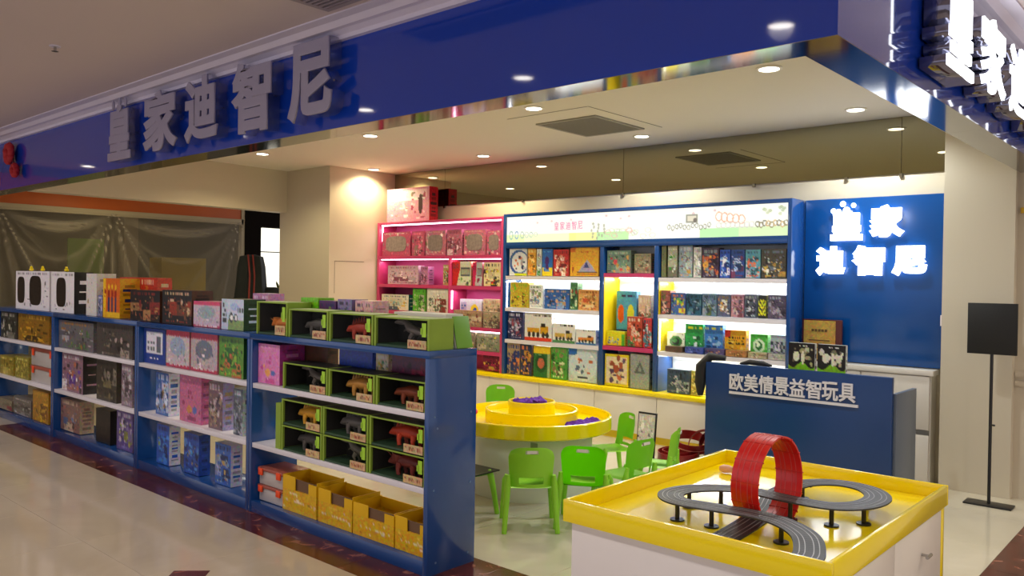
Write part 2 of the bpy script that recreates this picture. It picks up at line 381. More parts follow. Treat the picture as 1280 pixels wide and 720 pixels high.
ap.box(-8.081, -8.078, 5.87, 6.31, 1.685, 1.69); ap.box(-8.081, -8.078, 5.87, 5.874, 1.3, 1.69); ap.out('access_panel_joint', DKL, wl)
wr = struct(bx('wall_right', (-1.17, 4.5, 6.7, 6.95, 0, 2.9), CREAM))
bx('wainscot_rail', (-1.165, 4.5, 6.685, 6.7, .80, .835), CREAM, wr); bx('wainscot_rail', (-1.165, 4.5, 6.68, 6.7, .865, .90), CREAM, wr)
bx('yellow_strip', (-1.15, 4.5, 6.68, 6.7, 2.02, 2.06), mat('brass_strip', 'c8a030', .35, metal=.6), wr)
# header over the shop's open left side
h = B(); q = [(-8.80, 2.84), (-8.98, 5.79), (-9.16, 5.79), (-9.0, 2.84)]
v = [[h.bm.verts.new((x, y, z)) for x, y in q] for z in (2.3, CZ)]
for k in range(4): h.bm.faces.new((v[0][k], v[0][(k+1) % 4], v[1][(k+1) % 4], v[1][k]))
h.bm.faces.new(v[0][::-1]); h.bm.faces.new(v[1])
struct(h.out('trim_1', CREAM))
# cornice, front run then right run, a stepped profile swept along
def cornice(name, pts):
    b = B(); prof = [(0, -.065), (.03, -.065), (.035, -.045), (.07, -.03), (.10, -.03), (.13, -.008), (.19, -.008), (.19, .0)]
    rings = []
    for (x, y, dx, dy) in pts: rings.append([b.bm.verts.new((x+dx*p, y+dy*p, MZ+z)) for p, z in prof])
    for r0, r1 in zip(rings, rings[1:]):
        for k in range(len(prof)-1): b.bm.faces.new((r0[k], r0[k+1], r1[k+1], r1[k]))
    return struct(b.out(name, CORN))
cornice('trim_2', [(-11.12, FY, 0, -1), (FX, FY, 1, -1), (FX, 6.7, 1, 0)])

# the blue fascia with its steel soffit
fa = thing('shop_fascia', 'glossy blue shop fascia beam with polished steel underside around the corner', 'fascia', (FX, FY, FZ))
def wbx(name, d, m, par, bev=0):     # box in scene coordinates under a placed parent
    L = par.location; return bx(name, (d[0]-L.x, d[1]-L.x, d[2]-L.y, d[3]-L.y, d[4]-L.z, d[5]-L.z), m, par, bev)
wbx('front_panel', (-11.12, FX, FY, FY+.02, FZ, MZ-.005), BLUEF, fa)
wbx('side_panel', (FX-.02, FX, FY+.02, 6.68, FZ, MZ-.005), BLUEF, fa)
for a, b in ((-11.12, -9.6), (-9.6, -7.2), (-7.2, -4.8), (-4.8, -2.4), (-2.4, FX)): wbx('steel_strip', (a+.001, b-.001, FY+.001, FY+.175, FZ-.002, FZ), STRIP, fa)
for a, b in ((FY+.175, 4.69), (4.69, 6.61)): wbx('steel_strip', (FX-.175, FX-.001, a+.001, b, FZ-.002, FZ), STRIP, fa)
wbx('inner_board', (-9.0, FX-.16, FY+.16, FY+.18, FZ, CZ-.003), CEIL, fa)
wbx('inner_board', (FX-.18, FX-.16, FY+.18, 6.6, FZ, CZ-.003), CEIL, fa)

# neighbouring shop front behind plastic film
ORANGE = mat('orange_fascia_board', 'c8621c', .4, noise=.08, scale=3)
FRM = mat('cream_frame_metal', 'b8ac88', .5)
DARK = mat('dark_shop_interior', '2c2418', .8)
ns = thing('neighbour_shopfront', 'closed neighbouring shopfront with orange band behind draped plastic film', 'shopfront', (-11.2, 3, 0))
wbx('orange_band', (-11.24, -11.18, -1, 6.42, 2.335, 2.7), ORANGE, ns)
wbx('frame_rail', (-11.24, -11.16, -1, 6.45, 2.26, 2.335), FRM, ns)
wbx('frame_post', (-11.24, -11.16, 6.42, 6.47, 0, 2.5), FRM, ns)
wbx('back_wall', (-13.3, -13.2, -1.5, 9.4, 0, 2.8), mat('olive_back_wall', '3c3420', .8, noise=.2, scale=1.2), ns)
wbx('inner_column', (-12.2, -12.0, 5.05, 5.25, 0, 2.8), mat('grey_olive_column', '7a6c50', .7), ns)
wbx('green_poster', (-12.6, -12.58, 4.5, 5.0, 1.45, 2.0), mat('green_poster_card', '5a7820', .7), ns)
wbx('covered_display', (-12.4, -12.0, 5.6, 6.3, 0, 1.75), mat('ochre_dust_sheet', '8c7428', .8, noise=.3, scale=3), ns)
# draped film: sags between its fixing points and gathers into folds under them
fb = B(); ny, nz = 260, 90; anchors = (3.18, 4.55, 6.38); rows = []; dens = []
def fold(y, t):
    best = 0; sx = 0
    q_, a_ = min(enumerate(anchors), key=lambda e: abs(e[1]-y)); dy = y-a_; dz = 2.2*t+.05; r_ = math.hypot(dy, dz); th = math.atan2(dy, dz)
    wgt = math.exp(-r_*1.05)*max(0, 1-(abs(th)/.85)**4)
    f_ = (.5+.5*math.sin(th*26+2*math.sin(th*4+q_)))**2*(.55+.45*math.sin(th*71+q_*2)); sx += f_*wgt*.05; best = f_*wgt*1.1
    for lo_, hi_ in zip((1.6,)+anchors[:-1], anchors):
        u = (y-lo_)/(hi_-lo_)
        if 0 < u < 1:
            sg = 4*u*(1-u)
            for d_ in (.16, .22, .60):
                e_ = (2.2*t-d_*sg-.02)/.035
                if abs(e_) < 3: f_ = math.exp(-e_*e_)*sg*(.5 if d_ < .3 else .28); best = max(best, f_*(1-t*.6)); sx += f_*.02
    return sx, best
for j in range(nz+1):
    row = []
    for i in range(ny+1):
        y = -1+7.42*i/ny; t = j/nz; sx, bst = fold(y, t)
        row.append(fb.bm.verts.new((.05+sx+.015*math.sin(y*7+t*6)*t, y-3, 2.29-2.2*t))); dens.append(bst)
    rows.append(row)
for a, b in zip(rows, rows[1:]):
    for k in range(ny): fb.bm.faces.new((a[k], a[k+1], b[k+1], b[k]))
fm = bpy.data.materials.new('cloudy_plastic_film'); fm.use_nodes = True; nt = fm.node_tree; pb = nt.nodes['Principled BSDF']
pb.inputs['Base Color'].default_value = (*lin('b8ae94'), 1); pb.inputs['Roughness'].default_value = .42
at = nt.nodes.new('ShaderNodeAttribute'); at.attribute_name = 'thickness'
mr = nt.nodes.new('ShaderNodeMapRange'); mr.inputs['To Min'].default_value = .15; mr.inputs['To Max'].default_value = .95; mr.inputs['From Max'].default_value = .9
nt.links.new(at.outputs['Fac'], mr.inputs['Value']); nt.links.new(mr.outputs[0], pb.inputs['Alpha'])
fo = fb.out('plastic_film', fm, None, 80)
va = fo.data.attributes.new('thickness', 'FLOAT', 'POINT'); va.data.foreach_set('value', dens)
tag(fo, 'translucent plastic film draped in folds over the neighbouring shopfront', 'film').location = (-11.2, 3, 0)
pw = struct(bx('wall_far_left', (-11.3, -11.15, 6.47, 6.74, 0, MZ), mat('black_wall_panel', '14100c', .9, spec=.1)))
struct(bx('wall_far_left', (-11.3, -11.15, 6.74, 8.4, 2.24, MZ), MATS['black_wall_panel']))
wn = struct(bx('window_1', (-11.34, -11.3, 6.74, 8.4, 0, 2.24), mat('lit_display_window', (1, .97, .82), .4, emit=1.3)))
bx('glazing_bar', (-11.3, -11.27, 6.74, 8.4, 1.86, 1.875), BLACK, wn)
light('SPOT', (-12.2, 5.2, 2.75), 20, WARM, .1, angle=160); light('SPOT', (-10.1, 4.2, 2.78), 45, WARM, .1, angle=160)  # added spots without fixtures, to brighten the film and the interior behind it

# ------------------------------------------------------------------ ceiling lamps, vents
def downlight(x, y, z, label, group):
    t = thing('downlight', label, 'ceiling light', (x, y, z), group)
    B().lathe([(.060, -.001), (.078, -.001), (.080, -.006), (.062, -.010), (.060, -.001)], n=28).out('trim_ring', mat('white_lamp_trim', 'f0ece4', .4), t, 40)
    B().lathe([(.0005, -.004), (.060, -.004), (.060, -.0035), (.0005, -.0035)], n=24).out('lens', LAMPG, t)
    return t
names = ['first', 'second', 'third', 'fourth']
for i, (x, y) in enumerate(SHOP_LIGHTS):
    r = 'front row' if y < 5 else 'back row'
    downlight(x, y, CZ, f'round glowing downlight, {names[i % 4]} from the right in the {r} of the shop ceiling', 'shop ceiling downlights')
for i, (x, y) in enumerate(MALL_LIGHTS):
    downlight(x, y, MZ, f'round mall ceiling downlight, {["leftmost", "second", "third", "fourth", "fifth", "rightmost"][i]} of six along the blue fascia' if i < 6 else f'round mall ceiling downlight past the corner, {["near", "middle", "far"][(i-6) % 3]} one of the {"inner" if i < 9 else "outer"} row', 'mall ceiling downlights')
def vent(x0, x1, y0, y1, z, label, n, m, along='x'):
    t = thing('ceiling_vent', label, 'vent', ((x0+x1)/2, (y0+y1)/2, z)); W, D = (x1-x0)/2, (y1-y0)/2
    f = B(); 
    for d in ((-W, W, -D, -D+.03), (-W, W, D-.03, D), (-W, -W+.03, -D+.03, D-.03), (W-.03, W, -D+.03, D-.03)): f.box(*d, -.012, 0)
    f.out('frame', m, t)
    bx('backing', (-W+.03, W-.03, -D+.03, D-.03, -.003, -.0005), mat('dark_vent_void', '3c3a34', .8), t)
    for k in range(n):
        if along == 'x': c = -D+.03+(2*D-.06)*(k+.5)/n; s = B().box(-W+.03, W-.03, c-.006, c+.006, -.014, -.004)
        else: c = -W+.03+(2*W-.06)*(k+.5)/n; s = B().box(c-.006, c+.006, -D+.03, D-.03, -.014, -.004)
        s.out('slat', m, t)
GV = mat('grey_vent_metal', '98958a', .5)
vent(-4.46, -3.84, 5.28, 6.0, CZ, 'square grey slatted air vent in the white shop ceiling', 22, GV)
B_ = B(); 
for d in ((-4.52, -3.70, 4.985, 4.992), (-3.70, -3.693, 4.99, 6.05)): B_.box(*d, CZ-.002, CZ-.0005)
B_.out('vent_panel_joint', DKL, bpy.data.objects['ceiling'])
vent(-3.38, -2.2, 2.16, 2.40, MZ, 'slatted vent in the mall ceiling above the fascia', 6, mat('mauve_vent_metal', '9c9098', .5), 'x')
s = thing('sprinkler', 'small sprinkler head on the mall ceiling at upper left', 'sprinkler', (-5.17, 1.77, MZ))
B().cyl((0, 0, -.006), .03, .006, 16).out('collar', CORN, s, 40); B().tube([(0, 0, 0), (0, 0, -.03), (0, 0, -.032)], [.008, .008, .02], 10).out('nozzle', CHROME, s)


# ------------------------------------------------------------------ sign letters
for i, (ch, x0, x1, z0, z1, lab) in enumerate([
    ('皇', -6.35, -5.97, 2.335, 2.74, 'leftmost'), ('家', -5.76, -5.26, 2.345, 2.755, 'second from left'),
    ('迪', -5.15, -4.73, 2.35, 2.765, 'middle'), ('智', -4.56, -4.13, 2.34, 2.762, 'fourth from left'), ('尼', -3.955, -3.55, 2.34, 2.765, 'rightmost')]):
    t = thing('sign_letter', f'unlit grey raised character {ch} on the front fascia, {lab}', 'sign letter', ((x0+x1)/2, FY, (z0+z1)/2), 'unlit characters on the front fascia')
    pl = lambda y0: (lambda x, z, d: (x, y0-d, z))
    glyph('face', ch, 0, 0, x1-x0, z1-z0, .012, DULLL, t, pl(-.085), off=.04)
    glyph('acrylic_body', ch, 0, 0, (x1-x0)*1.02, (z1-z0)*1.01, .07, mat('blue_tinted_acrylic', (.10, .14, .50), .05, alpha=.2, spec=.9), t, pl(-.012), off=.04)
    for sx in (-.3, .3): B().tube([(sx*(x1-x0), 0, 0), (sx*(x1-x0), -.02, 0)], .006, 6).out('standoff_pin', CHROME, t)
    if i == 0:
        c = B()
        for dx, hh in ((-.11, .05), (0, .08), (.10, .05)): c.blob((dx, -.09, .185+hh*.5), (.018, .01, hh*.5+.015), 2, 1, 0)
        c.out('crown', DULLL, t, 60)
for ch, y0, y1, z0, z1, lab in [('皇', 3.50, 3.90, 2.365, 2.74, 'nearest'), ('家', 4.05, 4.54, 2.385, 2.73, 'second'),
    ('迪', 4.66, 5.07, 2.38, 2.73, 'third'), ('智', 5.19, 5.60, 2.375, 2.735, 'fourth'), ('尼', 5.75, 6.15, 2.37, 2.735, 'farthest')]:
    t = thing('sign_letter', f'glowing white character {ch} on the right side fascia, {lab} along it', 'sign letter', (FX, (y0+y1)/2, (z0+z1)/2), 'lit characters on the side fascia')
    pl = lambda x0: (lambda x, z, d: (x0+d, x, z))
    glyph('face', ch, 0, 0, y1-y0, z1-z0, .012, GLOWL, t, pl(.105), off=.02)
    glyph('acrylic_body', ch, 0, 0, (y1-y0)*1.02, (z1-z0)*1.01, .095, LETS, t, pl(.01), off=.02)

# red ornament on the far left of the fascia
t = thing('red_ornament', 'red knotted festive ornament hanging on the blue fascia at far left', 'ornament', (-8.65, FY-.04, 2.55))
def flower(cx, cz, r, seed):
    b = B()
    for k in range(9):
        a = k*2*math.pi/9; b.blob((cx+math.cos(a)*r*.6, -.01, cz+math.sin(a)*r*.6), (r*.42, .03, r*.42), 2, seed+k, .12)
    b.blob((cx, -.02, cz), (r*.4, .04, r*.4), 2, seed, .1); return b
flower(-.07, .07, .11, 1).out('large_blossom', mat('red_silk', 'b01420', .6), t, 60); flower(.10, -.10, .07, 20).out('small_blossom', MATS['red_silk'], t, 60)
B().tube([(-.03, 0, .14), (.02, 0, 0), (.1, 0, -.16)], .008, 6).out('cord', mat('dark_red_cord', '4c0c10', .7), t)

# ------------------------------------------------------------------ front racks
XS = [-3.0, -4.685, -6.32, -8.06, -9.78]
un = ['nearest', 'second nearest', 'third', 'far left']
for i in range(4):
    x1, x0 = XS[i], XS[i+1]; y0, y1 = 2.76, 3.10
    t = thing('display_rack', f'blue open display rack with white shelves, {un[i]} of the row of four', 'rack', ((x0+x1)/2, y0, 0), 'blue display racks along the shop front')
    wbx('side_panel', (x0+.001, x0+.032, y0, y1, 0, 1.095), BLUE, t, .0015); sp = wbx('side_panel', (x1-.032, x1-.001, y0, y1, 0, 1.095), BLUE, t, .0015)
    wbx('top_panel', (x0+.001, x1-.001, y0, y1, 1.095, 1.133), BLUE, t, .0015)
    wbx('base_panel', (x0+.033, x1-.033, y0+.002, y1, .0, .072), BLUE, t, .0015)
    for z in (.788, .41): wbx('shelf', (x0+.033, x1-.033, y0+.006, y1-.002, z, z+.03), WHTS, t, .001)
    if i == 0:
        for yy, zz in ((2.80, .80), (3.06, .43), (3.06, .80), (2.80, .43), (2.82, .06), (3.05, .06), (2.82, .74)):
            b = B().tube([(x1-.0015-t.location.x, yy-y0, zz), (x1+.001-t.location.x, yy-y0, zz)], .006, 10); b.out('screw_cap', mat('grey_screw_cap', '5878a0', .4), sp).matrix_parent_inverse = Matrix()

# ------------------------------------------------------------------ rows of boxed toys
ROWS=[
('rt',2.8,1.135,0.16,'on top of the rack row','boxes on top of the front racks',[
  (-9.181,-8.265,1.509,'e8e4ea 2a2226 8a8088 c8c0d0','twin','white toy box with two dark oval windows',''),
  (-8.224,-7.671,1.505,'e8e4ea 3a2a26 8a8088 c0b8d0','oval','white toy box with an oval window and black side','141214'),
  (-7.405,-7.185,1.495,'d8d4d0 b09a60 504848 e8e4e0','plain','narrow white box with a thin black line',''),
  (-7.148,-7.066,1.315,'6a78a8 c0b8d8 303858 e0d8e8','mix','small bluish purple box',''),
  (-7.053,-6.725,1.458,'d86a18 f0c020 203060 c02818','figs','orange box with standing figures and yellow strip',''),
  (-6.53,-6.021,1.372,'1c1414 6a3828 b08050 802820','mix','long black box with brown figures',''),
  (-5.982,-5.528,1.383,'1a1414 a03820 704028 c0a080','mix','black box with red printed corner',''),
  (-5.503,-5.136,1.314,'c8b8c8 d04870 8898a0 f0e0e8','strip','low pink edged box with pale scene',''),
  (-5.115,-4.829,1.34,'c8d4ea 80a060 303840 ffffff','grass','white and blue box with green base','24402c'),
]),
('rtb',2.96,1.135,0.12,'at the back of the rack top','boxes at the back of the rack top',[
  (-7.11,-6.409,1.468,'c02a1c e07828 802018 f0c8a0','mix','wide red box behind the black boxes',''),
  (-6.069,-5.768,1.283,'d8b0c0 b04060 8898a0 f0e0e8','strip','small pink striped box behind its twin',''),
  (-4.992,-4.794,1.379,'c080b0 e0a0c8 704888 f0d0e8','mix','pink box behind the first dinosaur box',''),
  (-4.424,-4.235,1.366,'78c020 508818 a0e040 305010','plain','light green card box',''),
  (-4.226,-4.054,1.352,'582868 a03060 80a040 303060','mix','purple and green toy packet',''),
  (-4.038,-3.898,1.366,'8070a0 604880 b0a0c8 302840','mix','violet sloping picture box',''),
  (-3.867,-3.704,1.362,'d8a8a8 c06070 f0e0d0 504050','mix','pale pink picture box',''),
]),
('a1',2.8,0.82,0.18,'on upper shelf of nearest rack unit','boxes on the nearest rack unit',[
  (-4.65,-4.402,1.07,'d880b8 f0b8d8 e8a850 c04890','pinkbk','pink box with yellow and blue flowers','a83880'),
]),
('a1b',2.99,0.82,0.08,'at the back of upper shelf, nearest rack unit','boxes behind the dinosaur boxes',[
  (-4.552,-4.462,1.053,'a05090 3878a0 603060 d080b0','mix','purple box with blue disc',''),
  (-4.427,-4.171,1.067,'5a3c28 6a4a34 503420 705038','plain','brown open cardboard box',''),
  (-4.057,-3.736,1.069,'2048b0 3878d8 102870 5090e0','plain','glossy bright blue box',''),
  (-3.706,-3.592,1.068,'d8c8a0 208050 d0b030 f0e8d0','mix','cream, green and yellow box',''),
  (-3.564,-3.258,1.089,'602048 a02850 401030 801838','mix','long maroon box',''),
]),
('b1',2.8,0.82,0.17,'on upper shelf of second rack unit','boxes on the second rack unit',[
  (-6.285,-5.924,1.085,'1c3c90 e0e0ec 8890a0 f0f0f8','card','blue box with white printed card',''),
  (-5.912,-5.557,1.09,'c8b8c0 c83858 8898b0 e8d8e0','strip','cream box with red zigzag top, left one',''),
  (-5.533,-5.163,1.09,'b8a8b0 c83858 606878 e8d8e0','strip','cream box with red zigzag top, right one',''),
  (-5.141,-4.824,1.09,'5a9030 90c040 c07040 286028','mix','green picture box','1c4820'),
]),
('b2',2.82,0.44,0.085,'on middle shelf of second rack unit','boxes on the second rack unit',[
  (-6.116,-5.908,0.759,'3860a8 88a0d0 907040 d0d8f0','mix','blue picture box with white spine','c8c8d8'),
  (-5.733,-5.415,0.774,'c06890 e8a0c0 d09050 903860','pinkbk','deep pink tall box','b05c84'),
  (-5.313,-5.118,0.763,'705860 a89078 504058 c0b0b8','mix','brown and violet picture box','9a90b8'),
  (-4.982,-4.86,0.748,'586070 8890a0 384050 b0b8c8','mix','grey blue picture box with pale spine','b8c0b8'),
]),
('b3',2.82,0.075,0.085,'on bottom shelf of second rack unit','puzzle boxes on the bottom shelf',[
  (-6.094,-5.887,0.371,'2050b0 4080d0 809848 102878','mix','bright blue puzzle box with white spine','c0bcc8'),
  (-5.663,-5.44,0.365,'2048a0 5090d8 a09060 183070','mix','blue castle puzzle box with blue spine','183c90'),
  (-5.216,-5.004,0.355,'3060b0 98a8c8 c0a060 182c60','mix','blue scene puzzle box with lettered white spine','c4c0d0'),
]),
('c1',2.8,0.82,0.2,'on upper shelf of third rack unit','boxes on the third rack unit',[
  (-8.024,-7.242,1.07,'686468 508040 b8b0b8 a07030','mix','grey box with green truck',''),
  (-7.175,-6.481,1.088,'4a4440 706858 a89890 302828','mix','dark grey box with brown vehicle',''),
]),
('c2',2.8,0.44,0.15,'on middle shelf of third rack unit','boxes on the third rack unit',[
  (-7.933,-7.458,0.785,'8a6878 c07048 6840a0 e0d8e0','mix','white, purple and orange box','181418'),
  (-7.169,-6.771,0.785,'3a342c 706848 888070 201c18','mix','dark brown window box',''),
  (-6.679,-6.474,0.781,'80707c a8a0a8 504048 c8c0c8','mix','grey pink box',''),
]),
('c3',2.82,0.075,0.12,'on bottom shelf of third rack unit','boxes on the third rack unit',[
  (-8.017,-7.573,0.359,'806058 a87060 6878a0 c0a890','mix','comic printed box with tan side','a08870'),
  (-7.226,-6.934,0.356,'14100e 241c18 1c1612 100c0a','mix','black box added to fill the dark gap',''),  # added where only a dark gap is; its near-black colours paint the shade
  (-6.809,-6.511,0.386,'5a4888 8878b0 a0a050 d0c8e0','mix','violet and olive box',''),
]),
('d1',2.8,0.82,0.2,'on upper shelf of far left rack unit','boxes on the far left rack unit',[
  (-9.635,-9.147,1.088,'34342c 807c70 181814 c0bcb0','mix','black and grey toy box',''),
  (-9.1,-8.255,1.09,'8a6418 c8941c 483410 e0b040','mix','golden yellow truck box',''),
]),
('d2',2.8,0.44,0.2,'on middle shelf of far left rack unit','boxes on the far left rack unit',[
  (-9.649,-9.231,0.633,'90802c b8a040 605820 d0c060','mix','yellow green packet beside the frame',''),
  (-9.183,-8.795,0.658,'8a8030 c0b050 686020 d8cc70','mix','yellow green packet beside the orange lidded tubs',''),
]),
('d3',2.8,0.075,0.2,'on bottom shelf of far left rack unit','boxes on the far left rack unit',[
  (-9.744,-9.268,0.184,'888068 a89c80 903040 686050','mix','beige box with red corner',''),
  (-9.22,-8.719,0.247,'686460 a8a4a0 484440 c8c4c0','mix','grey box with white shapes',''),
  (-8.677,-8.258,0.37,'a87820 e0b020 805010 c89830','mix','amber yellow tall box',''),
]),
('s1',6.53,1.54,0.09,'on top left shelf of blue bookcase','games on the blue bookcase',[
  (-5.857,-5.608,1.826,'e0e4e8 2858a0 e07030 203060','ring','white game box with dark blue ring',''),
  (-5.596,-5.486,1.826,'e0a030 e87828 904818 f0d080','mix','orange game box spine',''),
  (-5.475,-5.41,1.822,'e8ece8 50a050 6080a0 c0c8c0','mix','narrow white box with green print',''),
  (-5.399,-5.26,1.821,'2c68b8 f0d820 502878 60a8e0','lower','blue and yellow game box',''),
  (-5.25,-5.053,1.81,'c03028 e0a080 f0e0d0 802018','mix','red game box with round faces',''),
  (-5.033,-4.678,1.826,'e0a828 c86818 f0d870 b04010','tri','large orange box with silver pyramid',''),
]),
('s2',6.53,1.2,0.09,'on second left shelf of blue bookcase','games on the blue bookcase',[
  (-5.838,-5.578,1.468,'c8b030 704820 f0e080 70b828','mix','yellow box with brown truck',''),
  (-5.566,-5.381,1.446,'e8ece8 6a88a8 c06040 88a068','mix','white box with small figures',''),
  (-5.358,-5.035,1.409,'3060a8 88a8d8 203050 c8a070','mix','blue jigsaw box',''),
  (-5.026,-4.935,1.478,'508858 c8d8b0 b04030 305838','mix','narrow green box',''),
  (-4.923,-4.669,1.409,'d8a058 c85830 e8c890 905828','mix','orange tan game box',''),
]),
('s3',6.53,0.86,0.09,'on third left shelf of blue bookcase','games on the blue bookcase',[
  (-5.867,-5.65,1.15,'2a3058 8a88a8 904858 c8c8e0','mix','dark blue comic box',''),
  (-5.627,-5.258,1.15,'e0e0dc d8a020 302820 d04028','truck','long white box with yellow tipper truck',''),
  (-5.245,-4.957,1.054,'e4e4e0 c8a850 282828 508850','truck','white box with yellow roller and green base',''),
  (-4.945,-4.7,1.011,'e4e4e0 d88830 282828 3870a8','truck','small white box with orange digger',''),
]),
('s4',6.53,0.485,0.09,'on bottom left shelf of blue bookcase','games on the blue bookcase',[
  (-5.87,-5.688,0.812,'a89070 503858 d08040 203878','mix','tan and violet game box',''),
  (-5.677,-5.521,0.812,'283858 d8a040 604880 c87848','mix','navy box with orange oval',''),
  (-5.498,-5.272,0.807,'307038 e8c828 c06850 90b080','yellowtop','green box with yellow lid',''),
  (-5.261,-5.054,0.812,'50a040 d0e0b0 286028 907858','mix','leaf green box with white print',''),
  (-5.033,-4.677,0.812,'b8c8d0 f0f0f0 c07048 506880','disc','pale box with round picture of a figure',''),
]),
('m1',6.53,1.575,0.09,'on top middle shelf of blue bookcase','games on the blue bookcase',[
  (-4.581,-4.305,1.793,'6a8878 d0a850 c04048 a8b8a0','mix','grey green box with orange animals',''),
  (-4.268,-4.083,1.76,'90886c c8b898 a86050 605840','mix','beige box with faint pictures',''),
]),
('m2',6.55,0.875,0.09,'on pink shelf in the middle of blue bookcase','toys on the middle pink shelf',[
  (-4.588,-4.375,1.012,'d8d020 4888c0 58b030 2050a0','lid','yellow box with blue picture front',''),
  (-4.351,-4.18,1.161,'b04830 e07050 408848 d8c0a8','mix','red and green toy packet',''),
  (-4.171,-4.075,1.152,'c83838 508898 c8d0d0 305058','mix','red and teal upright box',''),
]),
('m2b',6.67,0.875,0.07,'at the back of middle pink shelf','toys at the back of the middle pink shelf',[
  (-4.557,-4.325,1.401,'50a8d0 e86020 d8e030 382858','two','tall blue box with orange and yellow balls',''),
  (-4.306,-4.163,1.367,'d8c8a8 c05838 80a070 f0e8d0','mix','cream box with red picture',''),
]),
('m3',6.53,0.485,0.09,'on bottom middle shelf of blue bookcase','games on the blue bookcase',[
  (-4.588,-4.312,0.791,'d8c818 b05838 604868 e0d0b0','frame','yellow bordered picture box',''),
  (-4.294,-4.082,0.811,'98a098 606860 b8c0b8 808880','trig','silver box with grey triangle',''),
]),
('r1',6.53,1.54,0.1,'on top right shelf of blue bookcase','games on the blue bookcase',[
  (-3.972,-3.922,1.826,'70744c 888c60 5c6040 989c70','plain','plain olive box',''),
  (-3.905,-3.806,1.826,'a8a890 686858 38a030 d8d8d0','lower','grey box with bright green corner',''),
  (-3.789,-3.651,1.826,'8898a0 c89848 704850 b8c0c0','mix','grey box with golden figure',''),
  (-3.642,-3.563,1.811,'c8c8c4 787878 e8e8e4 989898','mix','upright grey white spine',''),
  (-3.555,-3.392,1.802,'3a2840 e0a040 d06838 808890','mix','dark box with orange hat and white letters',''),
  (-3.384,-3.285,1.786,'2850b0 78a8e0 e8e8f0 183070','mix','royal blue puzzle box',''),
  (-3.278,-3.152,1.785,'284888 703858 b8c8e8 183060','mix','navy and plum puzzle box',''),
  (-3.145,-3.008,1.783,'5898a8 d86838 c8c8c8 305868','mix','teal box with orange patch',''),
  (-3.001,-2.785,1.787,'484438 c8a048 e0e0d0 687080','mix','dark box with gold drawings',''),
]),
('r2',6.53,1.2,0.1,'on second right shelf of blue bookcase','puzzles on the blue bookcase',[
  (-3.972,-3.872,1.419,'a05850 d8b0a0 404048 687048','mix','red and olive puzzle box',''),
  (-3.863,-3.715,1.4,'4060a0 d8c838 68b048 c07050','mix','blue puzzle box with yellow flower',''),
  (-3.707,-3.555,1.396,'2c5870 608898 a0b0b8 183848','mix','teal city puzzle box',''),
  (-3.547,-3.407,1.4,'607890 586838 a0b0c0 384858','mix','blue grey landscape puzzle box',''),
  (-3.399,-3.278,1.396,'586078 d0a040 e0e0d8 806850','mix','slate box with golden field',''),
  (-3.27,-3.152,1.399,'b0808c 606078 d8c0c0 804850','mix','pinkish puzzle box',''),
  (-3.145,-3.036,1.402,'505868 c8c8cc 282c38 9098a0','mix','black and white figure box',''),
  (-3.022,-2.951,1.397,'282c30 e0e020 585888 c8c820','chev','dark box with yellow chevrons',''),
  (-2.937,-2.778,1.401,'504860 786878 302838 a8a0b0','mix','dull violet puzzle box',''),
]),
('r3',6.63,0.86,0.06,'on third right shelf of blue bookcase','board games on the blue bookcase',[
  (-3.958,-3.773,1.035,'e8f0e0 388040 202820 f8fff8','ovalg','white board game with green frog',''),
  (-3.767,-3.588,1.118,'30a050 f0e830 e8f8f0 186830','title','green board game with yellow title',''),
  (-3.572,-3.392,1.121,'4080c8 f0e840 a8d0f0 204880','title','blue board game with yellow title',''),
  (-3.376,-3.172,1.082,'e0a820 c83020 282018 f0d060','title2','orange board game with red corner',''),
  (-3.135,-2.976,1.059,'48b040 d8f0d0 207028 90d880','ovalg','bright green board game',''),
  (-2.954,-2.814,1.062,'a8b0b8 303840 d8d8e0 687078','check','grey checkered board game',''),
]),
('r3f',6.5200000000000005,0.86,0.1,'lying at the front of third right shelf','flat boxes on the third right shelf',[
  (-3.915,-3.733,0.911,'604838 806048 483028 987858','plain','flat dark brown box',''),
  (-3.708,-3.525,0.917,'3c5098 6880c0 282c60 90a0d8','mix','flat blue box',''),
  (-3.509,-3.324,0.916,'504878 a06048 303060 c09078','mix','flat violet box',''),
  (-3.309,-3.116,0.916,'a07040 c89858 704828 e0b878','mix','flat tan box',''),
  (-3.101,-2.937,0.91,'a89878 c8b898 786848 e0d4b8','mix','flat beige box',''),
  (-2.923,-2.772,0.909,'a8a498 c8c4b8 706c60 888478','mix','flat grey box',''),
]),
('r4',6.53,0.485,0.09,'on bottom right shelf of blue bookcase','boxes on the blue bookcase',[
  (-3.891,-3.661,0.702,'3c5060 788890 c0c8c8 202c38','mix','dark steel blue box',''),
  (-3.645,-3.542,0.703,'b8a848 e0d070 787038 f0e8a0','mix','yellow olive box',''),
]),
('p1',6.53,1.765,0.12,'on top shelf of pink bookcase','doll sets on the pink bookcase',[
  (-7.999,-7.471,2.06,'b04868 a09090 d8c0c0 e07090','dollw','wide doll set with round window',''),
  (-7.442,-7.214,2.058,'b04868 907870 d8b8b8 e07090','mix','narrow pink doll box',''),
  (-7.2,-6.857,2.059,'b86880 686850 d0b0a0 f0d8d8','dollw','doll set with square window, middle of shelf',''),
  (-6.83,-6.594,2.06,'b06078 a88898 e0c8d0 884058','mix','pink lilac doll box',''),
  (-6.556,-6.218,2.05,'b86880 68604c d0a898 f0d8d8','dollw','doll set with dark square window',''),
  (-6.193,-5.989,2.033,'b85878 484040 c0a8a0 e8d0d0','dollw','doll set cut by the bookcase edge',''),
]),
('p2',6.53,1.42,0.1,'on second shelf of pink bookcase','toys on the pink bookcase',[
  (-7.882,-7.319,1.647,'c8a8b8 803858 e8d0d8 a06078','mix','large pale pink box with plum print',''),
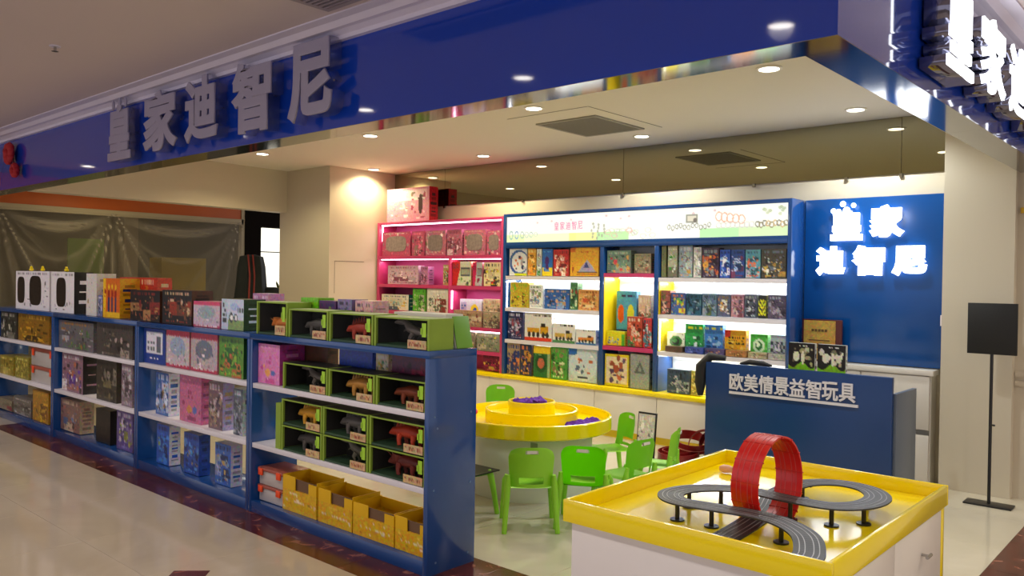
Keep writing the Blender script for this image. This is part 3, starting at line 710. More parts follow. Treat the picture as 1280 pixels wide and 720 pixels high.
  (-7.276,-7.149,1.637,'b078a0 703058 d0a0c0 903868','mix','narrow mauve box',''),
  (-6.889,-6.782,1.656,'b8a060 c03828 80a080 e8d8c0','mix','red and cream box by the divider',''),
  (-6.734,-6.434,1.692,'c82c28 d0d8b8 70a850 505860','gamep','red and green box with grey screen',''),
  (-6.408,-6.259,1.683,'c02858 b0b8b8 e8d0d8 802040','gamep','crimson box with grey curve',''),
  (-6.235,-5.982,1.682,'e0d8a8 d8d020 c84028 383838','mix','cream box with yellow and red print',''),
]),
('p3',6.53,1.1,0.1,'on third shelf of pink bookcase','toys on the pink bookcase',[
  (-7.999,-7.485,1.292,'e0dcc8 80a8a8 d8b040 506878','mix','cream box with blue and yellow picture','287078'),
  (-7.413,-7.185,1.37,'58b030 d8d8c8 90c868 387818','mix','green and white box',''),
  (-7.158,-6.791,1.375,'d8d8cc 506848 a04840 f0f0e8','mix','tall white box with small figures',''),
]),
('p4',6.58,0.96,0.08,'on third right shelf of pink bookcase','toys on the lower pink shelves',[
  (-6.654,-6.311,1.267,'d0d0e0 e0c820 2850a0 a8a8c8','dot','lilac white box with yellow and blue dot',''),
  (-6.287,-6.02,1.276,'b8a880 d8c8a0 786858 988060','mix','beige box with pale bands',''),
]),
('p4f',6.510000000000001,0.96,0.07,'at front of third right shelf, pink bookcase','toys on the lower pink shelves',[
  (-6.685,-6.242,1.142,'a08068 e0c8b0 803838 c8a890','mix','low brown and cream packet',''),
  (-6.217,-5.96,1.139,'988870 d0c8b0 605048 b8a890','mix','low taupe packet',''),
]),
('p5',6.53,0.7,0.09,'on fourth right shelf of pink bookcase','toys on the lower pink shelves',[
  (-6.609,-6.355,0.9,'807868 d8c020 c87838 b0a890','mix','grey packet with yellow toy',''),
  (-6.33,-5.967,0.9,'889078 e0d830 506050 c0b8a0','mix','grey green packet with two yellow toys',''),
]),
('p6',6.53,0.49,0.09,'on lowest shelf of pink bookcase','toys on the lower pink shelves',[
  (-6.227,-5.96,0.655,'701838 a02850 e0b050 501028','mix','maroon box with orange flower',''),
]),
('pt',6.56,2.185,0.14,'on top of pink bookcase','box on the pink bookcase',[
  (-7.954,-7.173,2.592,'e49cb0 f4d0d8 b84468 f8eced','dress','large pink and white dress up box','c01c30'),
]),
]

DKGL = mat('dark_window_film', '2c2420', .12, noise=.5, scale=25); GRGL = mat('clear_film_over_toys', '8a7c78', .1, noise=.6, scale=30)
seed = 11
for key, yf, zs, dep, phrase, grp, items in ROWS:
    for (x0, x1, zt, pal, sty, desc, side) in items:
        seed += 1
        nm = 'puzzle_box' if 'puzzle' in desc or 'jigsaw' in desc else 'board_game' if 'board game' in desc else 'doll_set' if 'doll' in desc else 'toy_packet' if 'packet' in desc else 'toy_box'
        o = printed_box(nm, x0+.002, x1-.002, yf, yf+dep, zs+.001, zt, sty, pal, seed, side)
        lab = f'{desc} {phrase}'
        ws = lab.split()
        if len(ws) > 16: lab = ' '.join(ws[:16]); print('LONG', lab)
        tag(o, lab, 'box', grp)
        W, H = x1-x0, zt-zs
        if sty in ('twin', 'oval', 'dollw'):
            sp = {'twin': [(-.33, .11, .35), (.10, .17, .38)], 'oval': [(-.05, .2, .36)], 'dollw': [(0, .36, .32)]}[sty]
            for cx, rx, rz in sp:
                p = B(); n = 28; ring = []
                for k in range(n):
                    a = 2*math.pi*k/n; e = .55
                    ring.append((cx*W+math.copysign(abs(math.cos(a))**e, math.cos(a))*rx*W, math.copysign(abs(math.sin(a))**e, math.sin(a))*rz*H+H*.5))
                fr = [p.bm.verts.new((a, -.003, b)) for a, b in ring]; bk = [p.bm.verts.new((a, 0.001, b)) for a, b in ring]
                p.bm.faces.new(fr)
                for k in range(n): p.bm.faces.new((fr[k], fr[(k+1) % n], bk[(k+1) % n], bk[k]))
                p.out('window_pane', DKGL if sty != 'dollw' else GRGL, o)

# ------------------------------------------------------------------ dinosaur display boxes
GBOX = mat('lime_green_card', '84a030', .45, noise=.1, scale=12); CARDB = mat('dark_scene_card', '16140e', .6, noise=.6, scale=14)
TOPG = mat('pale_green_card', 'a4b880', .5, noise=.1, scale=10)
CBASE = mat('green_jungle_card', '24442c', .5, noise=.3, scale=20)
def dino(kind, colr, parent, cx, cz, s, flip=1):
    """one-piece animal figure: swept body from tail to snout with four legs and spikes"""
    b = B(); f = flip
    if kind == 'trex':
        b.tube([(cx-f*1.0*s, 0, cz+.30*s), (cx-f*.6*s, 0, cz+.42*s), (cx-f*.2*s, 0, cz+.55*s), (cx+f*.15*s, 0, cz+.68*s), (cx+f*.38*s, 0, cz+.9*s), (cx+f*.62*s, 0, cz+.95*s), (cx+f*.92*s, 0, cz+.88*s)], [.02*s, .08*s, .19*s, .2*s, .11*s, .15*s, .05*s], 10)
        for dy in (-.1, .1):
            b.tube([(cx-f*.1*s, dy*s, cz+.5*s), (cx+f*.06*s, dy*1.3*s, cz+.26*s), (cx-f*.06*s, dy*1.3*s, cz+.06*s), (cx+f*.1*s, dy*1.3*s, cz+.02*s)], [.13*s, .08*s, .04*s, .04*s], 8)
            b.tube([(cx+f*.28*s, dy*s, cz+.62*s), (cx+f*.4*s, dy*s, cz+.52*s)], [.04*s, .02*s], 6)
    else:
        b.tube([(cx-f*1.0*s, 0, cz+.22*s), (cx-f*.65*s, 0, cz+.40*s), (cx-f*.3*s, 0, cz+.52*s), (cx+f*.1*s, 0, cz+.54*s), (cx+f*.42*s, 0, cz+.50*s), (cx+f*.68*s, 0, cz+.46*s), (cx+f*.9*s, 0, cz+.34*s)], [.02*s, .1*s, .25*s, .27*s, .18*s, .17*s, .05*s], 12)
        for dx in (-.35, .28):
            for dy in (-.15, .15): b.tube([(cx+f*dx*s, dy*s, cz+.45*s), (cx+f*(dx+.03)*s, dy*1.3*s, cz+.22*s), (cx+f*dx*s, dy*1.3*s, cz+.0*s)], [.13*s, .08*s, .075*s], 8)
        if kind == 'horn':
            b.tube([(cx+f*.48*s, 0, cz+.5*s), (cx+f*.42*s, 0, cz+.78*s)], [.2*s, .26*s], 12, squash=1.2)
            for dy in (-.09, .09): b.tube([(cx+f*.6*s, dy*s, cz+.58*s), (cx+f*.95*s, dy*s, cz+.78*s)], [.04*s, .005*s], 6)
        if kind == 'spike':
            for k in range(9):
                a = -.65+.15*k; b.tube([(cx+f*a*s, 0, cz+.55*s), (cx+f*(a-.02)*s, 0, cz+(1.1-.4*abs(a))*s)], [.1*s, .01*s], 5, squash=.5)
    o = b.out('dinosaur_figure', mat('dino_'+colr, colr, .5, noise=.35, scale=30), parent, 50); return o
WORDC = 'c8a878 8a4028 e0c898 7a3020'
def dino_box(x0, x1, z0, z1, kind, colr, label, flip=1, top=False, dep=.17, y0=2.775):
    t = thing('dinosaur_toy_box', label, 'toy box', ((x0+x1)/2, y0, z0), 'green framed dinosaur display boxes'); W = (x1-x0)/2-.003; H = z1-z0-.002
    e = .014
    for s_ in (-1, 1):
        bx('corner_post', (s_*W, s_*(W-e), 0, .014, 0, H), GBOX, t); bx('side_card', (s_*W, s_*(W-.004), .0145, dep, 0, H), GBOX, t)
    bx('top_card', (-W+.004, W-.004, 0.004, dep, H-.005, H), TOPG if top else CARDB, t); bx('top_edge', (-W+e, W-e, 0, .004, H-.009, H-.001), GBOX, t)
    bx('base_tray', (-W+.015, W-.015, .004, dep, .0, .012), CBASE, t); bx('backdrop', (-W+.005, W-.005, dep-.008, dep-.002, .012, H-.006), CARDB, t)
    for s_ in (-1, 1): bx('inner_wall', (s_*(W-.0045), s_*(W-.007), .015, dep-.009, .012, H-.006), CARDB, t)
    d = dino(kind, colr, t, flip*-.05*W, .016, min(H*(.78 if kind != 'spike' else .68)/(.78 if kind != 'trex' else 1.0), W*.62), flip); d.location = (0, dep*.45, 0); d.scale = (1.3, 1, 1)
    bx('window_film', (-W+.018, W-.018, .002, .003, .016, H-.012), FILMM, t)
    printed_box('name_card', W*.28, W-.016, -.006, -.001, .004, H*.30, 'dinobox', WORDC, int(x0*100) % 997, parent=t, cell=.006)
    tb = B().box(W-.05, W-.02, -.004, -.001, H*.42, H*.86); tb.box(W-.06, W-.045, -.004, -.001, H*.5, H*.7); tb.out('price_tab', mat('bright_lime_card', 'a0d030', .4), t)
    return t
D1 = [(-4.635, -4.285, 1.34, 'horn', 'c87020', 'orange horned dinosaur'), (-4.275, -3.87, 1.305, 'quad', '44403c', 'grey four legged dinosaur'),
      (-3.865, -3.465, 1.30, 'spike', 'a03018', 'red spiked dinosaur'), (-3.46, -3.02, 1.295, 'trex', '5c5450', 'open jawed grey dinosaur')]
for a, b, zt, k, c, n in D1: dino_box(a, b, 1.134, zt, k, c, f'green framed toy box with {n} on top of nearest rack', -1, True)
for a, b, zt, k, c, n in [(-4.33, -3.87, .978, 'trex', '605850', 'grey walking dinosaur'), (-3.865, -3.445, .976, 'spike', 'c08838', 'yellow spiky dinosaur'), (-3.44, -3.035, .976, 'quad', '7c3414', 'red brown dinosaur')]:
    dino_box(a, b, .819, zt, k, c, f'green framed toy box with {n} on upper shelf, nearest rack', -1)
for a, b, k, c, n, k2, c2, n2 in [(-4.34, -3.918, 'spike', 'd89c20', 'golden frilled dinosaur', 'quad', '4c4844', 'dark dinosaur'),
    (-3.915, -3.495, 'spike', '585450', 'dark grey curled dinosaur', 'trex', '646050', 'green grey dinosaur'), (-3.49, -3.035, 'spike', 'b83818', 'red dinosaur with cream spikes', 'horn', '701c10', 'maroon dinosaur')]:
    dino_box(a, b, .598, .755, k, c, f'upper green framed toy box with {n} on middle shelf', -1)
    dino_box(a, b, .441, .596, k2, c2, f'lower green framed toy box with {n2} on middle shelf', -1)
o = bx('toy_box', (-4.40, -4.345, 2.775, 2.93, .441, .72), GBOX); tag(o, 'narrow lime green box side beside the dinosaur boxes, middle shelf', 'box')
for k, x in enumerate((-8.93, -8.62, -8.02)):
    t = thing('yellow_chick_toy', 'tiny yellow toy on top of the white oval windowed boxes, '+['leftmost', 'middle', 'rightmost'][k]+' of three', 'toy', (x, 2.86, 1.511 if k < 2 else 1.507), 'tiny yellow toys on the white boxes')
    B().blob((0, 0, .014), (.03, .02, .016), 2, k, .1).out('body', YC if 'YC' in globals() else YEL, t, 60); B().blob((.012, -.005, .036), (.013, .013, .013), 2, k, .05).out('head', YEL, t, 60)
# leaning books at the rack end and a flat white carton behind
for k in range(3):
    o = bx('picture_book', (-.003, .003, 0, .115, 0, .17-.015*k), mat(['green_book_cover', 'white_book_cover', 'pale_book_cover'][k], ['6ca030', 'dcdccc', 'a8b890'][k], .4), None, .001)
    o.location = (-3.012-.014*k, 2.962+.004*k, 1.136); o.rotation_euler = (0, R(-13), R(2*k))
    tag(o, ['outer green picture book', 'middle white picture book', 'inner pale green picture book'][k]+' leaning at the rack end beside the last dinosaur box', 'book', 'books leaning at the rack end')
o = bx('carton', (-3.52, -3.10, 2.965, 3.09, 1.134, 1.31), mat('white_carton', 'dcd8cc', .5)); tag(o, 'flat white carton behind the grey dinosaur box on rack top', 'box')

# ------------------------------------------------------------------ clear tubs and yellow boxes on the bottom shelf, tubs on the far rack
TUB = mat('frosted_tub_plastic', (.62, .58, .56), .25, alpha=.75); TUB2 = mat('amber_tub_contents', 'a86c38', .6, noise=.5, scale=20); LIDT = mat('reddish_tub_lid', 'b06050', .3, alpha=.8)
ORL = mat('orange_latch', 'f04c18', .4)
def tub(x0, x1, z0, z1, label, grp, y0=2.80, dep=.2, cont=TUB2):
    t = thing('storage_tub', label, 'tub', ((x0+x1)/2, y0, z0), grp); W = (x1-x0)/2; H = z1-z0
    bx('body', (-W+.008, W-.008, .008, dep-.008, 0, H*.8), TUB, t, .006); bx('contents', (-W+.02, W-.02, .02, dep-.02, .006, H*.6), cont, t)
    bx('lid', (-W, W, 0, dep, H*.8, H), LIDT, t, .005)
    for sx in (-1, 1): bx('latch', (sx*W*.72-.022, sx*W*.72+.022, -.008, .002, H*.55, H*.95), ORL, t, .003)
tub(-4.64, -4.36, .074, .175, 'clear plastic tub with orange latches, bottom of the pair on the nearest rack', 'orange latched tubs', cont=mat('pink_lettered_card', 'a88890', .6, noise=.4, scale=25))
tub(-4.64, -4.36, .177, .285, 'clear tub with orange latches and red lid, upper one on the nearest rack', 'orange latched tubs')
tub(-8.76, -8.12, .441, .60, 'clear tub with orange base strip, lower of the pair on the far left rack', 'orange latched tubs', cont=mat('grey_toy_contents', '807c78', .6, noise=.4, scale=20))
tub(-8.76, -8.12, .602, .775, 'clear tub with orange band, upper of the pair on the far left rack', 'orange latched tubs', cont=MATS['grey_toy_contents'])
YC = mat('mustard_card', 'e0b000', .45, noise=.1, scale=8); BRC = mat('brown_inner_card', '6c5038', .6)
for k, (x0, x1, zt, n) in enumerate([(-4.355, -4.0, .285, 'leftmost'), (-3.985, -3.66, .268, 'second from left'), (-3.655, -3.30, .25, 'third from left'), (-3.295, -3.04, .248, 'rightmost')]):
    t = thing('yellow_counter_box', f'yellow open fronted box with notched front on bottom shelf, {n} of four', 'box', ((x0+x1)/2, 2.80, .073), 'yellow notched boxes'); W = (x1-x0)/2-.003; H = zt-.073
    printed_box('body', -W, W, 0, .2, 0, H*.62, 'yellowcard', 'd8a808 e8c040 b07818 e8d8b0', 500+k, parent=t)
    for d_ in ((-W, -W*.25, 0, .005, H*.621, H), (W*.55, W, 0, .005, H*.621, H*.92), (-W, -W+.005, .006, .2, H*.621, H), (W-.005, W, .006, .2, H*.621, H)): bx('notched_flap', d_, YC, t)
    bx('inner_card', (-W+.008, W-.008, .012, .018, H*.62, H*.93), BRC, t); bx('back_flap', (-W+.006, W-.006, .19, .196, H*.62, H*.98), YC, t)

# ------------------------------------------------------------------ pink and blue bookcases on the base cabinets
def led(name, d, m, par): return wbx(name, d, m, par)
YF, YB = 6.50, 6.785
t = thing('pink_bookcase', 'pink bookcase with pink lit shelves of doll sets against the back wall', 'bookcase', (-7.0, YF, 0))
wbx('side_panel', (-8.06, -8.02, YF, YB, .481, 2.18), PINK, t, .002); wbx('side_panel', (-5.955, -5.925, YF, YB, .481, 2.18), PINK, t, .002)
wbx('top_panel', (-8.02, -5.955, YF, YB, 2.15, 2.18), PINK, t, .002); wbx('divider', (-6.77, -6.74, YF, YB, .48, 1.725), PINK, t, .002)
wbx('back_panel', (-8.02, -5.955, YB-.012, YB, .48, 2.15), mat('magenta_back_board', 'c8508c', .5), t)
for z in (1.725,): wbx('shelf', (-8.02, -5.955, YF, YB-.013, z, z+.038), PINK, t)
for z in (1.38, .92, .66): wbx('shelf', (-6.739, -5.956, YF, YB-.013, z, z+.038), PINK, t)
for z in (1.38, 1.06, .75): wbx('shelf', (-8.02, -6.771, YF, YB-.013, z, z+.038), PINK, t)
led('led_strip', (-8.0, -5.97, YF+.02, YF+.03, 2.135, 2.149), LEDP, t); led('led_strip', (-8.015, -8.008, YF+.04, YF+.055, 1.95, 2.13), LEDP, t)
led('led_strip', (-8.0, -6.78, YF+.02, YF+.03, 1.715, 1.724), LEDP, t); led('led_strip', (-6.735, -6.728, YF+.02, YF+.035, 1.15, 1.36), LEDP, t)
led('led_strip', (-6.73, -5.97, YF+.02, YF+.03, 1.715, 1.724), LEDP, t); led('led_strip', (-6.73, -5.97, YF+.02, YF+.03, .905, .919), LEDP, t)
PKL = (1, .78, .88)
for (x, z, wd, e) in ((-7.0, 2.13, 1.9, 9), (-7.4, 1.70, 1.2, 5), (-6.35, 1.70, .75, 5), (-6.35, 1.36, .75, 4), (-6.35, .90, .75, 3)): light('AREA', (x, YF+.06, z), e*.5, PKL, wd, (0, 0, 0), .05)

t = thing('blue_bookcase', 'long blue bookcase with lit picture header and white lit shelves of games', 'bookcase', (-4.3, YF, 0))
for a, b in ((-5.922, -5.885), (-2.765, -2.73)): wbx('side_panel', (a, b, YF, YB, .481, 2.2), BLUE, t, .002)
wbx('top_panel', (-5.884, -2.766, YF, YB, 2.165, 2.2), BLUE, t, .002); wbx('header_rail', (-5.884, -2.766, YF, YB, 1.83, 1.895), BLUE, t, .002)
for a, b in ((-4.645, -4.60), (-4.03, -3.985)): wbx('divider', (a, b, YF, YB-.013, .481, 1.829), BLUE, t, .002)
WBK = mat('white_back_board', 'eef2f0', .5)
wbx('back_panel', (-5.884, -2.766, YB-.012, YB, .481, 1.829), WBK, t)
for z in (1.498, 1.158, .818):
    wbx('shelf', (-5.884, -4.646, YF+.003, YB-.013, z, z+.038), WHTS, t); wbx('shelf', (-3.984, -2.766, YF+.003, YB-.013, z, z+.038), WHTS, t)
for z in (1.535, .832): wbx('pink_shelf', (-4.599, -4.031, YF+.003, YB-.013, z, z+.038), PINK, t)
wbx('yellow_lining', (-4.599, -4.592, YF+.01, YB-.014, .871, 1.534), YEL2, t); wbx('yellow_lining', (-3.984, -3.977, YF+.01, YB-.014, .857, 1.157), YEL2, t); wbx('yellow_lining', (-3.984, -3.977, YF+.01, YB-.014, 1.197, 1.497), YEL2, t)
wbx('blue_lining', (-3.984, -3.977, YF+.01, YB-.014, .482, .817), BLUE, t)
for (a, b, z, e) in ((-5.87, -4.66, 1.494, 11), (-5.87, -4.66, 1.154, 11), (-5.87, -4.66, .814, 6), (-4.58, -4.05, 1.53, 6), (-3.96, -2.78, 1.494, 12), (-3.96, -2.78, 1.154, 12), (-3.96, -2.78, .814, 9)):
    led('led_strip', (a, b, YB-.045, YB-.03, z-.006, z), LED, t); light('AREA', ((a+b)/2, YB-.1, z-.012), e*.55, (.93, .98, 1), b-a, (R(-25), 0, 0), .04)
led('led_strip', (-5.88, -5.874, YF+.02, YF+.03, 1.2, 1.48), LED, t); led('led_strip', (-3.975, -3.969, YF+.02, YF+.03, .87, 1.14), LED, t)
# lit header: printed acrylic panel
nw, nh = 420, 40
X, Y = np.meshgrid(np.linspace(0, 1, nw), np.linspace(0, 1, nh)); A = np.empty((nh, nw, 3)); A[:] = lin('f4f6ea')
def hQ(c, a, b, x1, y1, al=1): 
    k = (X >= a) & (X <= x1) & (Y >= b) & (Y <= y1); A[k] = A[k]*(1-al)+np.array(lin(c))*al
def hE(c, cx, cy, rx, ry, al=1, ring=0):
    d = ((X-cx)/rx)**2+((Y-cy)/ry)**2; k = (d < 1) & (d > ring); A[k] = A[k]*(1-al)+np.array(lin(c))*al
for a, b, c in ((0, .08, 'd8ee98'), (.08, .30, 'e8f0b8'), (.27, .38, 'e8e878'), (.38, .5, 'a8e888'), (.74, .86, 'a0e890'), (.86, 1, 'c8e8a0')): hQ(c, a, .7, b, 1, .8)
for k_, c in ((.02, '8ab0a8'), (.045, '6890c0'), (.07, 'a0b0a8'), (.09, 'b8c0b8'), (.11, 'a8b8b0'), (.13, 'c0c4b8')): hE(c, k_, .72, .009, .2-.8*k_, .9, .45)
rn = random.Random(5)
for k_ in range(14): hE('a0a088', .36+.01*rn.random()+.02*(k_ % 3), .4+.04*k_, .004, .06, .8)
for k_ in range(16): hE(rn.choice(['c8c0b8', 'e0a898', 'b8d098']), .42+.17*rn.random(), .6+.3*rn.random(), .012, .09, .7, .5)
hQ('787868', .695, .22, .735, .50, .9); hQ('d8d0b8', .70, .28, .73, .44); hE('605850', .725, .42, .006, .08)
for k_ in range(11): hE('807c70', .64+.013*k_, .62+.04*math.sin(k_*1.7), .006, .09, .85, .35)
for k_ in range(5): hE('e0a080', .80+.017*k_, .33+.03*k_, .011, .16, .9, .55)
for k_ in range(8): hE('c8c4bc', .80+.014*k_, .62, .009, .1, .8, .5)
for k_ in range(9): hE(rn.choice(['8c8058', 'a89c60', '706850', 'c8a870']), .915+.01*k_, .62+.03*math.sin(k_*2), .008, .1, .9, .3)
for k_ in range(10): hE(rn.choice(['c0c8a0', 'a8b890']), .93+.06*rn.random(), .1+.35*rn.random(), .005, .05, .8)
for k_ in range(8): hE('d0a0a8', .1+.75*rn.random(), .12+.15*rn.random(), .005, .04, .7)
V = np.stack([np.linspace(-1.558, 1.558, nw)[None, :].repeat(nh, 0).ravel(), np.zeros(nw*nh), np.linspace(.27, 0, nh)[:, None].repeat(nw, 1).ravel()], 1)
F = grid_faces(0, nw, nh); me = bpy.data.meshes.new('lit_header'); me.from_pydata(V.tolist(), [], F.tolist())
ca = me.color_attributes.new('Col', 'FLOAT_COLOR', 'POINT'); ca.data.foreach_set('color', np.concatenate([np.clip(A.reshape(-1, 3), 0, 1), np.ones((nw*nh, 1))], 1).ravel())
hd = link('lit_header_panel', me, PRINT_LIT, t); hd.location = (-4.325+4.3, .012, 1.895)
wbx('header_box', (-5.883, -2.767, YF+.02, YB, 1.896, 2.164), WBK, t)
PKT = mat('pink_header_print', 'd880a8', .4, emit=.7)
for k_, ch in enumerate('皇家迪智尼'): glyph('header_character', ch, -4.3-.555+.075*k_-.62+.3, .155, .06, .085, .002, PKT, hd, lambda x, z, d: (x+4.3, -.001-d, z), off=.01)

t = thing('base_cabinet_row', 'white base cabinets with yellow worktop ledge under the bookcases', 'cabinet', (-5.4, 6.44, 0))
wbx('carcass', (-8.06, -2.73, 6.47, YB, .07, .44), CABW, t); wbx('yellow_ledge', (-8.06, -2.73, 6.43, 6.78, .441, .48), YEL, t, .003); wbx('yellow_plinth', (-8.06, -2.73, 6.49, YB, 0, .069), YEL2, t)
xs = [-8.05, -7.45, -6.75, -6.05, -5.35, -4.65, -3.95, -3.35, -2.74]
for a, b in zip(xs, xs[1:]): wbx('door', (a+.003, b-.003, 6.45, 6.469, .075, .437), CABW, t, .002)

# blue logo wall, ledge and tall white cabinets to its right side
o = bx('logo_panel', (-2.725, -1.665, 6.765, 6.798, .87, 2.20), BLUEW, None, .002); tag(o, 'glossy blue wall panel behind the glowing shop name', 'wall panel')
t = thing('wall_cabinet', 'low white cabinet with drawer fronts under the blue logo panel', 'cabinet', (-2.2, 6.60, 0))
wbx('carcass', (-2.725, -1.70, 6.66, 6.797, .0, .82), CABW, t); wbx('top', (-2.725, -1.68, 6.63, 6.797, .821, .862), CABW, t, .003)
for a, b in ((-2.72, -2.21), (-2.205, -1.705)):
    for z0, z1 in ((.02, .37), (.41, .815)): wbx('door', (a+.004, b-.004, 6.642, 6.659, z0, z1), CABW, t, .002)
    wbx('grip_rail', (a+.004, b-.004, 6.648, 6.659, .375, .405), mat('silver_grip', 'a8a49c', .3, metal=.7), t)
for ch, x0, x1, z0, z1, lab in [('皇', -2.50, -2.25, 1.855, 2.10, 'upper left, with a crown'), ('家', -2.195, -1.935, 1.875, 2.13, 'upper right'), ('迪', -2.615, -2.38, 1.57, 1.81, 'lower left'),
    ('智', -2.325, -2.075, 1.572, 1.815, 'lower middle'), ('尼', -2.02, -1.768, 1.572, 1.805, 'lower right')]:
    t = thing('glowing_letter', f'glowing white character {ch} on the blue wall panel, {lab}', 'sign letter', ((x0+x1)/2, 6.763, (z0+z1)/2), 'glowing characters on the blue panel')
    glyph('face', ch, 0, 0, x1-x0, z1-z0, .03, GLOWL, t, lambda x, z, d: (x, -.012-d, z), off=.075)
    light('AREA', ((x0+x1)/2, 6.71, (z0+z1)/2), .12, (.85, .93, 1), .22, (R(-90), 0, 0), .22)
    if ch == '皇':
        c = B()
        for dx, dz, r in ((-.105, .12, .022), (-.03, .175, .024), (.055, .16, .02), (-.065, .11, .026), (0, .12, .03), (-.09, .09, .02)): c.blob((dx, -.03, dz), (r, .012, r), 2, 1, 0)
        c.out('crown', GLOWL, t, 60)
# certificate plaque
t = thing('certificate_plaque', 'gold certificate plaque in a dark red frame behind the counter', 'plaque', (-2.55, 6.68, .863))
bx('frame', (-.15, .175, 0, .02, 0, .345), mat('dark_red_wood', '4c1410', .35), t, .003)
printed_box('gold_plate', -.135, .125, -.004, -.001, .015, .335, 'plain', 'b08c3c c8a450 8c6c28 6c5020', 77, parent=t)
b = B()
for k in range(5): b.box(-.07+.027*k, -.05+.027*k, -.007, -.0045, .245, .265)
for k in range(3): b.box(-.09, .08, -.007, -.0045, .17-.03*k, .178-.03*k)
b.out('printed_lines', mat('dark_brown_print', '5c4018', .5), t)

# ------------------------------------------------------------------ service counter
t = thing('service_counter', 'dark blue service counter panel with white raised title lettering', 'counter', (-2.37, 5.69, 0))
CB = mat('navy_counter_board', '0c3870', .3, noise=.05, scale=2)
wbx('front_panel', (-3.05, -1.69, 5.69, 5.73, 0, .885), CB, t, .003); wbx('side_panel', (-1.70, -1.672, 5.731, 6.18, 0, .775), mat('slate_side_board', '5c6878', .35), t, .002)
wbx('worktop', (-3.04, -1.701, 5.731, 6.15, .70, .73), CABW, t); wbx('left_side', (-3.05, -3.02, 5.731, 6.15, 0, .70), CB, t)
LW = mat('white_raised_letter', 'd8d4dc', .4)
for k, ch in enumerate('欧美情景益智玩具'): glyph('title_character', ch, -2.79+.1162*k+2.37, .757, .112, .130, .012, LW, t, lambda x, z, d: (x, -d-.001, z), off=.02)
wbx('underline_bar', (-2.848, -1.902, 5.678, 5.689, .663, .682), LW, t)
# bag draped over the left end
b = B(); b.tube([(-3.10, 5.70, .62), (-3.105, 5.71, .72), (-3.10, 5.72, .84), (-3.04, 5.74, .925), (-2.93, 5.78, .915)], [.02, .045, .05, .035, .02], 12)
b.tube([(-2.80, 5.76, .885), (-2.72, 5.75, .905), (-2.62, 5.76, .90), (-2.56, 5.78, .885)], [.01, .02, .02, .01], 10)
tag(b.out('black_bag', mat('black_nylon', '0c0c0e', .6, bump=.4, scale=30), None, 60), 'black cloth bag draped over the left end of the blue counter', 'bag')
for k, (a, b_) in enumerate(((-2.415, -2.225), (-2.205, -2.01))):
    o = printed_box('green_game_box', a, b_, 5.735, 5.77, .731, 1.075, 'greenbk', '181414 7cb818 d8d4c0 e8e8e0', 90+k, 'd8d8d0', cell=.006)
    tag(o, ['left', 'right'][k]+' of two green and black boxes standing on the blue counter', 'box', 'green and black boxes on the counter')

# ------------------------------------------------------------------ sand table
SX, SY = -3.79, 4.49
t = thing('sand_play_table', 'round yellow three tier sand play table on a white drum base', 'table', (SX, SY, 0))
B().lathe([(.001, 0), (.44, 0), (.44, .44), (.001, .44)], n=64).out('drum_base', mat('pale_drum_laminate', 'd0d4c4', .35), t, 30)
B().lathe([(.001, .44), (.56, .44), (.575, .45), (.575, .535), (.57, .54), (.555, .54), (.552, .53), (.552, .475), (.001, .475)], n=80).out('outer_tray', YEL, t, 30)
B().lathe([(.335, .476), (.335, .568), (.33, .573), (.32, .573), (.317, .566), (.317, .53), (.001, .53)], n=64).out('middle_tray', YEL, t, 30)
B().lathe([(.17, .531), (.17, .625), (.166, .629), (.158, .629), (.155, .622), (.155, .60), (.001, .60)], n=48).out('top_tray', YEL, t, 30)
# door seam and small label on the drum
bx('drum_label', (-.06, .06, -.004, .0, .33, .41), mat('grey_green_label', '8c9c80', .5), t).location = (math.sin(R(40))*.437, -math.cos(R(40))*.437, 0); bpy.data.objects[-1].name if False else None
PUR = mat('purple_play_sand', '5c1c98', .8, noise=.3, scale=50, bump=.6)
def sand(cx, cy, z, r, n, seed, lab):
    rn = random.Random(seed); b = B()
    for _ in range(n):
        a = rn.uniform(0, 6.28); q = r*math.sqrt(rn.random()); s_ = rn.uniform(.012, .028)
        b.blob((cx+math.cos(a)*q, cy+math.sin(a)*q, z+s_*.5), (s_*1.3, s_*1.3, s_), 1, rn.random(), .35)
    o = b.out('play_sand', PUR); o['kind'] = 'stuff'; tag(o, lab, 'sand')
sand(SX-.02, SY-.01, .606, .115, 46, 1, 'purple play sand heaped in the top tray of the yellow table')
sand(SX+.40, SY+.06, .479, .10, 70, 2, 'purple play sand in the right side of the lower yellow tray')
sand(SX+.36, SY+.22, .479, .08, 40, 3, 'purple play sand at the back right of the lower yellow tray')
b = B()
for k, (dx, dy) in enumerate(((-.45, -.16), (-.47, -.10), (-.43, -.22))): b.blob((SX+dx, SY+dy, .50), (.02, .02, .022), 2, k, .1)
tag(b.out('sand_mould', mat('red_pink_mould_plastic', 'c83050', .4), None, 60), 'small red sand moulds in the lower tray near the rack', 'toy')

